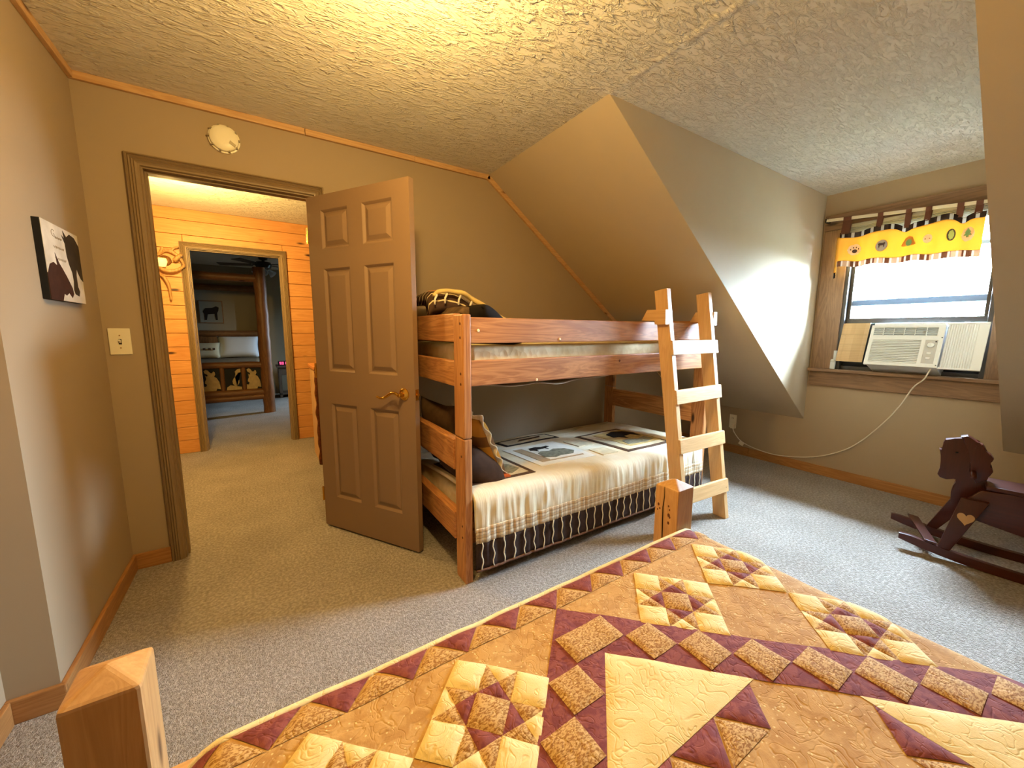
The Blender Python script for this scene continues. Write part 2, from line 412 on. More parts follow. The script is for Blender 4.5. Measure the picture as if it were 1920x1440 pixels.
for sg, yy in ((-1, 0), (1, LT)):
    hd = dbuild(B().lathe([(0, .0), (.033, 0), (.033, .004), (.028, .008), (.020, .010), (.013, .013), (.011, .045), (0, .048)], (HX, yy, HZ), (0, sg, 0)), 'handle', M_brass, door, True)
    pts = [(HX-.004-.155*a, yy+sg*(.043-.006*math.sin(PI*a)), HZ+.014*math.sin(2*PI*a*.95)-.014*a) for a in [i/16 for i in range(17)]]
    dbuild(B().tube(pts, [.0085-.003*abs(i/16-.15) for i in range(17)]), 'lever', M_brass, hd, True)
b = B(); b.box((LW-.0005, .006, HZ-.03), (LW+.002, LT-.006, HZ+.03)); lp = dbuild(b, 'latch_plate', M_brass)
b = B(); b.tube([(LW, LT/2, HZ), (LW+.012, LT/2, HZ)], .009); dbuild(b, 'latch_bolt', M_brass, lp, True)
for z in (.22, 1.02, 1.82):
    dbuild(B().tube([(-.004, -.003, z-.045), (-.004, -.003, z+.045)], .006), 'hinge', M_brass, door, True)

# ------------------------------------------------------------------ wall fittings
sd = thing('smoke_detector', (-.086, YB, 2.267), 'round white smoke detector above the bedroom door', 'smoke detector')
B().lathe([(0, 0), (.070, 0), (.070, .012), (.066, .014), (.0, .014)], (-.086, YB, 2.267), (0, -1, 0), 40).build('base', M_ivory, sd, True, 40)
B().lathe([(.064, .013), (.062, .028), (.054, .035), (.03, .038), (0, .038)], (-.086, YB, 2.267), (0, -1, 0), 40).build('cover', M_ivory, sd, True, 40)
B().prism([(-.066, 2.243), (-.040, 2.228), (-.036, 2.240), (-.060, 2.258)], 'y', YB-.040, YB-.036).build('test_button', plain('detector_grey', '#b7a98a', .5), sd)
for k in range(10):
    a = 2*PI*k/10
    B().box((-.086+.0655*math.cos(a)-.004, YB-.030, 2.267+.0655*math.sin(a)-.004), (-.086+.0655*math.cos(a)+.004, YB-.016, 2.267+.0655*math.sin(a)+.004)).build('slot', plain('detector_slot', '#8d7f63', .6) if k == 0 else bpy.data.materials['detector_slot'], sd)
sw = thing('light_switch', (-.586, YB, 1.206), 'ivory light switch plate left of the bedroom door', 'light switch')
B().box((-.627, YB-.007, 1.142), (-.546, YB, 1.272), .003).build('plate', M_ivory, sw)
B().box((-.5915, YB-.0085, 1.193), (-.5805, YB-.0065, 1.219)).build('slot', M_dark, sw)
B().hexa([(-.590, YB-.008, 1.199), (-.582, YB-.008, 1.199), (-.582, YB-.008, 1.211), (-.590, YB-.008, 1.211), (-.589, YB-.020, 1.210), (-.583, YB-.020, 1.210), (-.583, YB-.019, 1.217), (-.589, YB-.019, 1.217)]).build('toggle', M_ivory, sw)
for z in (1.175, 1.237): B().lathe([(0, 0), (.003, 0), (.0025, .0015), (0, .002)], (-.586, YB-.007, z), (0, -1, 0), 10).build('screw', M_brass, sw)
# canvas print of two horses
cv = thing('canvas_print', (XL, 2.345, 1.37), 'black-edged canvas of a dark horse and foal on cream, left wall', 'picture')
CX = XL+.021; CY0, CY1, CZ0, CZ1 = 2.108, 2.445, 1.374, 1.658
t = NT('canvas_face'); n = t.noise(t.coord((1, 3, 3)), 3, 4); t.base(t.mix(t.rampf(n, .35, .7), lin('#d9cfbd'), lin('#b9ad98')), .8, .2); M_canvas = t.m
B().box((XL, CY0, CZ0), (CX, CY1, CZ1), .002).build('canvas_edge', M_black, cv)
def face(uv, name, mat, x0=CX+.0006, th=.0012):
    poly = [(CY0+u*(CY1-CY0), CZ0+v*(CZ1-CZ0)) for u, v in uv]
    return B().prism(poly, 'x', x0-.0008, x0+th).build(name, mat, cv)
face([(0.003, .003), (.997, .003), (.997, .997), (.003, .997)], 'canvas_face', M_canvas, CX+.0006, .0004)
M_hsil = plain('horse_ink', '#33291d', .7, .2, var=.25, vs=25)
face([(.57,.80),(.50,.90),(.57,.87),(.55,.97),(.64,.90),(.74,.96),(.88,.94),(.997,.84),(.997,.33),(.93,.36),(.86,.44),(.83,.50),(.80,.40),(.80,.24),(.84,.17),(.80,.10),(.69,.12),(.66,.18),(.69,.30),(.68,.42),(.62,.52),(.58,.63)][::1], 'mare_silhouette', M_hsil)
face([(.0,.0),(.0,.33),(.08,.45),(.18,.49),(.27,.46),(.25,.62),(.33,.50),(.40,.44),(.50,.34),(.62,.20),(.64,.12),(.58,.06),(.50,.12),(.42,.08),(.36,.10),(.30,.0)], 'foal_silhouette', plain('foal_ink', '#3a2118', .7, .2, var=.25, vs=25))
for k, (u0, u1, v, am) in enumerate(((.30, .50, .83, .012), (.24, .52, .70, .012), (.24, .54, .55, .014))):
    pts = [(CX+.0012, CY0+(u0+(u1-u0)*i/40)*(CY1-CY0), CZ0+(v+am*math.sin(i*1.15)+.008*math.sin(i*2.9+k))*(CZ1-CZ0)) for i in range(41)]
    B().tube(pts, .0007, 4).build('script_line', plain('script_ink', '#7a6648', .8), cv)
pts = [(CX+.0012, CY0+(.27+.035*math.cos(a*1.6))*(CY1-CY0), CZ0+(.90-.012*a+.03*math.sin(a*1.6))*(CZ1-CZ0)) for a in [i*.2 for i in range(24)]]
B().tube(pts, .001, 4).build('script_initial', bpy.data.materials['script_ink'], cv)

# ------------------------------------------------------------------ bunk bed
BX0, BX1 = .785, 2.785; PT = .043; FY, BY = 1.637, 2.550; PD = .105
bunk = thing('bunk_bed', (1.8, 2.15, 0), 'reddish-brown wooden bunk bed standing against the door wall', 'bunk bed')
M_plug = plain('plug_dark', '#5a2d12', .5, .3); M_cap = plain('plug_pale', '#e8d3b0', .5, .3)
for x in (BX0, BX1):
    for y in (FY, BY):
        lo = B().box((x, y, 0), (x+PT, y+PD, .748), .006).build('lower_post', M_bunk['z'], bunk)
        up = B().box((x, y, .752), (x+PT, y+PD, 1.343), .006).build('upper_post', M_bunk['z'], bunk)
        if x == BX0 and y == FY:
            for z in (1.30, 1.235, 1.065, 1.015):
                B().lathe([(0, 0), (.007, 0), (.006, .002), (0, .002)], (x, y+.028, z), (-1, 0, 0), 10).build('bolt_plug', M_plug, up)
            for z in (.66, .30, .24): B().lathe([(0, 0), (.006, 0), (.005, .002), (0, .002)], (x, y+.03, z), (-1, 0, 0), 10).build('bolt_plug', M_plug, lo)
RY0, RY1 = FY+.012, FY+.050
rails = []
for y0 in (RY0, BY+PD-.05):
    for z0, z1, nm in ((1.208, 1.330, 'guard_rail'), (1.003, 1.126, 'side_rail'), (.190, .340, 'side_rail')):
        yy0 = y0
        if y0 == RY0 and z0 < .5: yy0 = RY0+.02
        r = B().box((BX0+PT, yy0, z0), (BX1, yy0+.038, z1), .005).build(nm, M_bunk['x'], bunk); rails.append(r)
for px, z, rr in ((.872, 1.268, rails[0]), (1.372, 1.224, rails[0]), (1.22, 1.012, rails[1]), (1.85, 1.09, rails[1])):
    B().lathe([(0, 0), (.008, 0), (.006, .003), (0, .004)], (px, RY0, z), (0, -1, 0), 12).build('plug', M_cap if px < 1.6 else M_plug, rr)
for x, sgn in ((BX0, 1), (BX1, -1)):
    xa = x+.004 if sgn > 0 else x+.001
    for z0, z1, pr in ((1.212, 1.350, 0), (.995, 1.120, 0), (.572, .728, .012), (.200, .345, .012)):
        x0_ = xa-pr if sgn > 0 else xa; x1_ = xa+.036 if sgn > 0 else xa+.036+pr
        y0_ = FY+PD-(.0 if pr == 0 else .030 if False else 0)
        B().box((x0_, y0_, z0), (x1_, BY, z1), .005).build('end_rail', M_bunk['y'], bunk)
for zc in (.215, 1.028):
    for k in range(11):
        x = BX0+.12+k*.178
        B().box((x, FY+.08, zc), (x+.07, BY+.06, zc+.018)).build('slat', M_pine['y'], bunk)
# upper mattress with sagging cover
mt = thing('upper_mattress', (1.8, 2.1, 1.046), 'cream quilted mattress between the upper bunk rails', 'mattress')
t = NT('mattress_ticking'); v = t.vor(t.coord(), 26); n = t.noise(t.coord(), 9, 3)
t.base(t.mix(t.rampf(n, .35, .65), lin('#e3d3ac'), lin('#cdb98d')), .85, .2); t.bump(v, .5, .006); M_tick = t.m
B().box((BX0+.06, FY+.055, 1.048), (BX1-.01, BY+.048, 1.196), .03, 3).build('body', M_tick, mt, True, 50)
def sag(a, c):
    x = .86+a*1.02; y = FY+.052+c*.5
    return (x, y, 1.026-(.030*math.sin(PI*min(1, a*1.05))**.7*(.75+.6*noise.noise((x*6, y*4, 0)))+.024)*(1-c)**.3)
B().shell(sag, 40, 8, (0, 0, .003)).build('dust_cover', plain('dust_cover_cloth', '#cfc6b4', .9, .1), mt, True)

# bedding heaped at the head of the upper bunk
def stripe_cloth(name, c1, c2, period, duty, ax=0):
    t = NT(name); x = t.sep(t.coord())[ax]
    n = t.noise(t.coord(), 8, 2); x = t.math('ADD', x, t.math('MULTIPLY', n, .02))
    t.base(t.mix(t.stripe(x, period, duty), lin(c1), lin(c2)), .9, .1); return t.m
M_stripe = stripe_cloth('brown_striped_cloth', '#4a362a', '#e3cfa0', .055, .16, 1)
pw = tag(B().pillow((1.0, 2.06, 1.29), .46, .30, .17, rotm(0, 0, 90) @ rotm(28, 0, 0)).build('brown_print_pillow', plain('brown_print', '#5b4630', .9, .15, var=.35, vs=22), None, True), 'mottled brown pillow at the head of the upper bunk', 'pillow', 'pillows on the upper bunk')
pw = tag(B().pillow((1.045, 1.89, 1.295), .36, .30, .13, rotm(0, 38, 0) @ rotm(0, 0, 90)).build('black_pillow', plain('black_cloth', '#17120f', .9, .15), None, True), 'black pillow tilted behind the upper bunk corner post', 'pillow', 'pillows on the upper bunk')
fold = thing('folded_comforter', (1.05, 2.33, 1.2), 'folded brown striped comforter with yellow-tan edge on the upper bunk', 'comforter')
FP = [(.845, 1.475), (.87, 1.500), (.93, 1.507), (1.01, 1.502), (1.06, 1.484), (1.14, 1.440), (1.22, 1.395), (1.31, 1.345), (1.40, 1.285), (1.47, 1.215)]
def fpt(a):
    s_ = a*(len(FP)-1); i = min(int(s_), len(FP)-2); q = s_-i
    return FP[i][0]+(FP[i+1][0]-FP[i][0])*q, FP[i][1]+(FP[i+1][1]-FP[i][1])*q
def foldf(a, c):
    x, z = fpt(a); y = 2.12+.44*c
    dz = -.085*(1-min(1, c*3.0))**2 - .05*max(0, c-.6)
    return (x-.03*(1-min(1, c*3)), y, z+dz+.006*noise.noise((x*14, y*14, 0)))
B().shell(foldf, 40, 24, (-.012, 0, -.055)).build('body', M_stripe, fold, True)
B().tube([(fpt(a/30)[0], 2.125+.01*math.sin(a), fpt(a/30)[1]-.012) for a in range(31)], [.012+.006*(a/30) for a in range(31)], 8).build('tan_edge', plain('tan_binding', '#dcbf7c', .8, .2), fold, True)
B().tube([(fpt(a/30)[0]+.02, 2.33, fpt(a/30)[1]+.004) for a in range(31)], .007, 8).build('rust_piping', plain('rust_piping', '#b8763f', .8, .2), fold, True)
for k, a in enumerate((.10, .22, .34, .48, .60, .70, .80)):
    x, z = fpt(a)
    B().tube([(x-.01, 2.112, z-.03), (x-.028, 2.100, z-.055), (x-.03, 2.10, z-.085)], .006, 6).build('tassel', M_knit, fold, True)

# lower bunk comforter
cf = thing('bunk_comforter', (1.8, 2.1, .3), 'cream lodge comforter with framed panels and brown skirt, lower bunk', 'comforter')
CXA, CXB = .835, 2.775
def topz(x, y):
    c = (y-1.66)/(2.6-1.66); c = max(0, min(1, c))
    zf = .475-.030*max(0, min(1, (x-.85)/1.2))
    return zf*(1-c)+.400*c+.010*math.sin(PI*c)+.006*noise.noise((x*3, y*3, 1))
def frontY(x, z):
    q = max(0, min(1, (.45-z)/.36))
    amp = .010*min(1, q*4)*(1-.35*max(0, q-.6)/.4)
    return 1.628-.012*q-.006+amp*(math.sin(x*96+5*noise.noise((x*3, z*3, 0)))*.25*(.5+noise.noise((x*5, 0, 8)))+noise.noise((x*34, z*5, 5))*.8+noise.noise((x*75, z*9, 2))*.45)
def profile(x, s):      # s: metres of cloth from the back edge, over the front edge, down
    L = 2.60-1.70; r = .07
    if s < L: y = 2.60-s; return y, topz(x, y)
    z0 = topz(x, 1.70); a = (s-L)/r
    if a < PI/2:
        y = 1.70-r*math.sin(a); z = z0-r*(1-math.cos(a)); f = a/(PI/2)
        return y*(1-f)+f*frontY(x, z), z
    z = z0-r-(s-L-r*PI/2); return frontY(x, z), z
def cftop(a, c):
    x = CXA+a*(CXB-CXA); L = .90+.11
    z0 = topz(x, 1.70); Lf = z0-.07-.285
    y, z = profile(x, c*(L+Lf)); return (x, y, z)
t = NT('cream_gathered'); n = t.noise(t.coord((1, 1, 1)), 5, 3)
co_ = t.coord((70, 10, 4)); fine = t.noise(co_, 1, 2)
t.base(t.mix(t.rampf(n, .35, .65), lin('#f2e6cc'), lin('#e6d3ab')), .85, .2); t.bump(fine, .35, .006); M_gath = t.m
B().shell(cftop, 260, 44, (0, .012, -.02)).build('cover', M_gath, cf, True)
def band(z0, z1, off, name, mat, nz=6, x0=CXA, x1=CXB):
    def f(a, c):
        x = x0+a*(x1-x0); zz = z0+(z1-z0)*c; return (x, frontY(x, zz)-off, zz)
    return B().shell(f, 260, nz, (0, .006, 0)).build(name, mat, cf, True)
t = NT('plaid_cloth'); xyz = t.sep(t.coord())
base_ = lin('#e6d6b8')
c1 = t.mix(t.math('MULTIPLY', t.stripe(xyz[0], .034, .42), .45), base_, lin('#b98a4d'))
c2 = t.mix(t.math('MULTIPLY', t.stripe(xyz[2], .030, .45), .45), c1, lin('#b98a4d'))
c3 = t.mix(t.math('MULTIPLY', t.stripe(xyz[0], .017, .10), .75), c2, lin('#4c3122'))
c4 = t.mix(t.math('MULTIPLY', t.stripe(xyz[2], .015, .12), .75), c3, lin('#4c3122'))
t.base(c4, .9, .15); M_plaid = t.m
band(.290, .212, .003, 'plaid_band', M_plaid)
band(.216, .068, .001, 'brown_skirt', plain('skirt_brown', '#3a2a24', .85, .2, var=.25, vs=30, bump=.3, bs=120))
hem = B().tube([(CXA+i*(CXB-CXA)/260, frontY(CXA+i*(CXB-CXA)/260, .068)-.002, .068) for i in range(261)], .007, 6).build('hem_piping', plain('hem_brown', '#6a4a38', .8, .2), cf, True)
for k in range(30):
    x = CXA+.03+k*.0645; pts = []
    for j in range(9):
        z = .215-.142*j/8; xx = x+.005*math.sin(j*1.4+k*2.1); pts.append((xx, frontY(xx, z)-.006, z))
    B().tube(pts, .0032, 5).build('string', M_knit, cf, True)
# end drop at the foot of the bed
def endf(a, c): 
    y = 1.64+a*.30; z = .40-.27*c; return (CXB+.006+.006*math.sin(y*70), y, z)
B().shell(endf, 30, 8, (-.006, 0, 0)).build('end_drop', M_plaid, cf, True)
# framed picture panels sewn on the top
def topat(x, y, h=.002):
    s_ = 2.60-y
    if y > 1.70: return (x, y, topz(x, y)+h)
    yy, z = profile(x, s_); return (x, yy-h*.7, z+h*.7)
def sew(poly, name, mat, h=.003, res=.05):
    b = B(); b.bm.faces.new([b.bm.verts.new((x, y, 0)) for x, y in poly])
    xs = [p[0] for p in poly]; ys = [p[1] for p in poly]
    for lo, hi, nrm in ((min(xs), max(xs), (1, 0, 0)), (min(ys), max(ys), (0, 1, 0))):
        k = lo+res
        while k < hi:
            bmesh.ops.bisect_plane(b.bm, geom=b.bm.verts[:]+b.bm.edges[:]+b.bm.faces[:], plane_co=(k, k, 0), plane_no=nrm); k += res
    ret = bmesh.ops.extrude_face_region(b.bm, geom=b.bm.faces[:])
    up = set(v for v in ret['geom'] if isinstance(v, bmesh.types.BMVert))
    for v in b.bm.verts:
        x, y, z = topat(v.co.x, v.co.y, h if v in up else -.004); v.co = (x, y, z)
    return b.build(name, mat, cf, True, 40)
def rect(x0, y0, x1, y1): return [(x0, y0), (x1, y0), (x1, y1), (x0, y1)]
def frame_panel(x0, y0, x1, y1, outer, inner, fw, h0=.003):
    sew(rect(x0, y0, x1, y1), 'panel_border', outer, h0); sew(rect(x0+fw, y0+fw, x1-fw, y1-fw), 'panel_field', inner, h0+.002)
M_wht = plain('panel_white', '#efe9da', .85, .2, var=.05); M_tanp = plain('panel_tan', '#b49a78', .85, .2, var=.1); M_brn = plain('panel_brown', '#57402e', .85, .2, var=.25, vs=40)
M_grn = plain('panel_green', '#8b8670', .85, .2, var=.35, vs=45); M_gold = plain('panel_gold', '#c9ae72', .85, .2, var=.2); M_blk = plain('panel_black', '#231a12', .85, .2)
M_patt = plain('panel_beige', '#d9c9a6', .85, .2, var=.12, vs=30)
frame_panel(1.375, 1.80, 1.83, 2.26, M_wht, M_tanp, .055)
sew(rect(1.50, 1.87, 1.775, 2.20), 'picture_ground', M_wht, .007)
sew([(1.52,2.12),(1.54,2.17),(1.60,2.18),(1.64,2.16),(1.69,2.165),(1.70,2.14),(1.66,2.13),(1.66,2.09),(1.645,2.12),(1.57,2.115),(1.56,2.07),(1.545,2.11)], 'moose_shape', M_blk, .010)
sew([(1.50,1.93),(1.52,2.03),(1.56,2.06),(1.62,2.04),(1.68,2.07),(1.75,2.03),(1.77,1.95),(1.72,1.90),(1.62,1.91),(1.56,1.89)], 'bush_shape', M_grn, .009)
frame_panel(2.08, 1.74, 2.56, 2.29, M_brn, M_patt, .035)
sew(rect(2.20, 1.82, 2.54, 2.22), 'picture_ground', M_gold, .007)
sew([(2.28,2.06),(2.30,2.16),(2.40,2.20),(2.50,2.17),(2.53,2.08),(2.50,1.98),(2.47,2.06),(2.38,2.05),(2.36,1.98),(2.33,2.05)], 'bear_shape', M_blk, .010)
sew([(2.22,1.86),(2.25,1.95),(2.32,1.97),(2.40,1.93),(2.50,1.95),(2.52,1.87),(2.40,1.84)], 'bush_shape', M_grn, .009)
frame_panel(1.47, 2.35, 1.97, 2.54, M_blk, M_patt, .03)
sew([(1.62,2.43),(1.66,2.46),(1.78,2.455),(1.86,2.47),(1.84,2.44),(1.74,2.43)], 'fish_shape', M_brn, .009)
frame_panel(.86, 1.735, 1.285, 2.24, M_brn, M_patt, .03)
sew([(1.05,1.82),(1.09,1.93),(1.16,1.98),(1.22,1.94),(1.24,1.84),(1.16,1.79)], 'bush_shape', M_grn, .009)
sew([(1.02,1.96),(1.07,2.02),(1.17,2.01),(1.20,2.05),(1.22,2.00),(1.17,1.96),(1.10,1.96)], 'deer_shape', M_brn, .010)
sew(rect(.95, 1.745, 1.12, 1.81), 'rust_patch', plain('rust_cloth', '#c4602a', .85, .2), .012)
sew(rect(1.88, 1.78, 2.02, 1.92), 'beige_block', M_patt, .005); sew(rect(1.88, 2.02, 2.02, 2.20), 'beige_block', M_patt, .005)
lm = tag(B().box((BX0+.05, FY+.075, .234), (BX1-.005, BY+.05, .405), .03, 3).build('lower_mattress', M_tick, None, True, 50), 'mattress hidden under the lodge comforter on the lower bunk', 'mattress')
# lower pillows
def pl(name, c, wd, hg, th, mx, mat, label, pinch=.07):
    return tag(B().pillow(c, wd, hg, th, mx, 20, 16, pinch).build(name, mat, None, True), label, 'pillow', 'pillows on the lower bunk')
pl('dark_pillow', (.955, 1.93, .515), .44, .30, .20, rotm(0, 0, 90) @ rotm(40, 0, 0), plain('dark_pillow_cloth', '#3c2a1f', .9, .15, var=.2), 'dark brown-black pillow lying behind the lower bunk corner post')
pl('square_brown_pillow', (.915, 2.17, .640), .42, .44, .14, rotm(0, 0, 90) @ rotm(78, 0, 8), plain('olive_brown_cloth', '#4a351f', .9, .15, var=.2), 'brown pillow standing with one corner raised at lower bunk head', .12)
cu = thing('bordered_cushion', (1.0, 2.0, .6), 'gold and brown cushion with pale ruffled edge on the lower bunk', 'pillow', 'pillows on the lower bunk')
mx = rotm(0, 0, 90) @ rotm(66, 0, 0); cc = Vector((1.035, 1.99, .605))
B().pillow(cc, .40, .42, .13, mx, 20, 16).build('body', stripe_cloth('gold_band_cloth', '#b07c33', '#6e4c2a', .16, .4, 2), cu, True)
def ruff(a, c):
    an = 2*PI*a; q = max(abs(math.cos(an)), abs(math.sin(an))); x = math.cos(an)/q; y = math.sin(an)/q
    k = .93+.16*c; p = Vector((x*.195*k, y*.205*k, .012*math.sin(an*17)*c+.012*c)); return cc+mx @ p
B().shell(ruff, 140, 5, (.004, 0, .002)).build('ruffle', plain('ruffle_cloth', '#d9cbb0', .85, .2, var=.2, vs=40), cu, True)

# ------------------------------------------------------------------ ladder
lad = thing('bunk_ladder', (2.5, 1.35, 0), 'pale pine ladder hooked over the upper bunk guard rail', 'ladder')
def ly(z): return 1.315+.155*z
def lx(z): return 0.0
for xs_ in (2.137, 2.590):
    z0, z1 = 0.0, 1.535; d = .089
    def q(z, dy): return ly(z)+dy
    P = [(xs_+lx(z0), q(z0, 0), z0), (xs_+.039+lx(z0), q(z0, 0), z0), (xs_+.039+lx(z0), q(z0, d), z0), (xs_+lx(z0), q(z0, d), z0),
         (xs_+lx(z1), q(z1, 0), z1), (xs_+.039+lx(z1), q(z1, 0), z1), (xs_+.039+lx(z1), q(z1, d), z1-.012), (xs_+lx(z1), q(z1, d), z1-.012)]
    B().hexa(P, .003).build('stile', M_lad['z'], lad)
    xh = xs_-.038 if xs_ < 2.4 else xs_+.039
    y0 = ly(1.34)-.002
    B().prism([(y0, 1.312), (y0+.004, 1.402), (y0+.140, 1.404), (y0+.180, 1.338), (y0+.125, 1.336), (y0+.078, 1.336), (y0+.078, 1.312)], 'x', xh+lx(1.36), xh+.038+lx(1.36), .002).build('hook', M_lad['y'], lad)
for zc, tl in ((1.169, .0), (.865, .002), (.557, -.003), (.237, -.009)):
    x0 = 2.137-.003; x1 = 2.629+.006; y = ly(zc)
    h = .0435
    P = [(x0, y-.021, zc-h-tl), (x1, y-.021, zc-h+tl), (x1, y-.001, zc-h+tl), (x0, y-.001, zc-h-tl), (x0, y-.021+.013, zc+h-tl), (x1, y-.021+.013, zc+h+tl), (x1, y-.001+.013, zc+h+tl), (x0, y-.001+.013, zc+h-tl)]
    rg = B().hexa(P, .003).build('rung', M_lad['x'], lad)
    for xx in (x0+.025, x1-.03):
        for dz in (-.02, .02): B().lathe([(0, 0), (.0035, 0), (.003, .0012), (0, .0015)], (xx, y-.0205+.009+dz*.2, zc+dz), (0, -1, .2), 8).build('nail', M_plug, rg)

# ------------------------------------------------------------------ quilted bed
bed = thing('wooden_bed', (.48, -.3, 0), 'wooden bed with square foot posts under the star quilt', 'bed')
PS = .089; PZ_ = .735
def bedpost(x, y, h, label, crack=False):
    b = B(); k = PS/2; c = (x+k, y+k)
    lo = [b.bm.verts.new((c[0]+sx*k, c[1]+sy*k, 0)) for sx, sy in ((-1,-1),(1,-1),(1,1),(-1,1))]
    hi = [b.bm.verts.new((c[0]+sx*k, c[1]+sy*k, h)) for sx, sy in ((-1,-1),(1,-1),(1,1),(-1,1))]
    ap = b.bm.verts.new((c[0], c[1], h+.024))
    b.bm.faces.new(lo[::-1])
    for i in range(4):
        j = (i+1) % 4; b.bm.faces.new((lo[i], lo[j], hi[j], hi[i])); b.bm.faces.new((hi[i], hi[j], ap))
    bmesh.ops.bevel(b.bm, geom=[e for e in b.bm.edges if not all(v in lo for v in e.verts)], offset=.005, segments=2, profile=.6, affect='EDGES', clamp_overlap=True)
    o = b.build('foot_post', M_post['z'], bed)
    if label: o['label'] = label
    return o
p1 = bedpost(-.276, .738, PZ_, 'foot post at the lower left corner with a shadowed front')
p2 = bedpost(1.140, .738, PZ_, 'cracked foot post beside the ladder')
fx = 1.140
crack = [(fx-.0004, .792, .735), (fx-.0004, .790, .70), (fx-.0004, .7935, .66), (fx-.0004, .792, .61), (fx-.0004, .790, .54)]
B().tube(crack, [.0008, .0016, .002, .0024, .002], 6).build('crack', M_blk, p2)
for y, z, r in ((.812, .665, .005), (.806, .652, .0035), (.772, .672, .0035), (.768, .66, .003), (.77, .640, .006), (.766, .634, .004), (.770, .612, .005), (.815, .645, .003)):
    B().ball((fx+.0005, y, z), (.0015, r, r*1.3), None, 8).build('knot_hole', M_plug, p2)
B().box((-.187, .752, .36), (1.140, .800, .52), .006).build('foot_rail', M_post['x'], bed)
for x in (-.262, 1.182): B().box((x, -1.34, .28), (x+.035, .738, .44), .006).build('side_rail', M_post['y'], bed)
for x in (-.276, 1.140): B().box((x, -1.43, 0), (x+PS, -1.341, 1.08), .006).build('head_post', M_post['z'], bed)
for z in (.55, .72, .89): B().box((-.187, -1.41, z), (1.140, -1.365, z+.14), .006).build('head_board', M_post['x'], bed)
bm_ = tag(B().box((-.17, -1.33, .36), (1.13, .70, .555), .05, 3).build('bed_mattress', M_tick, None, True, 50), 'mattress hidden under the star quilt', 'mattress')
# --- star quilt: the cloth is laid out flat in (x, y) and draped over the mattress
QX, QY, QE = .56, -.015, .735
quilt = thing('star_quilt', (.5, -.3, .6), 'gold and plum star patchwork quilt spread over the wooden bed', 'quilt')
def drape(x, y, h):
    z = .600; X = x; Y = y
    puff = .004*noise.noise((x*5, y*5, 3))+.0025*noise.noise((x*13, y*13, 7))
    nx, nz = 0, 1
    for x0, sg in ((1.165, 1), (-.085, -1)):
        t_ = (x-x0)*sg
        if t_ > 0:
            r = .075; a = t_/r
            if a < PI/2: X = x0+sg*r*math.sin(a); z = .600-r*(1-math.cos(a)); nx = sg*math.sin(a); nz = math.cos(a)
            else: X = x0+sg*(r+.02*min(1, (t_-r*PI/2)*4)); z = .600-r-(t_-r*PI/2); nx = sg; nz = 0
    e = y-(QE-.06)
    if e > 0: z -= .007*(e/.06)**2
    h += puff
    return (X+nx*h, Y, z+nz*h)
def cloth_print(name, c1, c2, scale, stretch=(1, 1, 1), lo=.42, hi=.56, quilt_lines=True, c3=None):
    t = NT(name); v = t.coord(stretch, (0, 0, .5)); n = t.noise(v, scale, 2, .5, .6)
    col = t.mix(t.rampf(n, lo, hi), lin(c1), lin(c2))
    if c3:
        col = t.mix(t.rampf(t.vor(t.coord(), 95), .20, .12), col, lin(c3))
    t.base(col, .85, .2)
    d = t.noise(t.coord(), 26, 1, .5, 1.5); d = t.math('ABSOLUTE', t.math('SUBTRACT', d, .5)); d = t.rampf(d, 0, .05)
    wv = t.noise(t.coord(), 300, 2)
    t.bump(t.math('ADD', d, t.math('MULTIPLY', wv, .3)), .28, .004); return t.m
M_plum = cloth_print('plum_cloth', '#6e3636', '#80453f', 60)
M_cream2 = cloth_print('cream_cotton', '#d6bb7c', '#dfc68c', 12)
M_leaf = cloth_print('leaf_print', '#8c6130', '#be9a62', 170, (1, 2.0, 1), .42, .56)
M_field = cloth_print('floral_print', '#a67c45', '#b58d53', 34, c3='#d2b67c')
M_bind = cloth_print('binding_cloth', '#e6d09a', '#ecd8a8', 20)
def qbase(a, c): return drape(-.62+a*2.36, QE-.004-c*1.75, 0)
B().shell(qbase, 190, 140, (0, 0, -.016)).build('cloth', M_field, quilt, True)
def bindf(a, c):
    x = -.62+a*2.36; return drape(x, QE-.014+c*.016, .004*math.sin(PI*c)**.5+.001)
B().shell(bindf, 110, 4, (0, 0, -.014)).build('binding', M_bind, quilt, True)
rest = {}
cnt = [0]
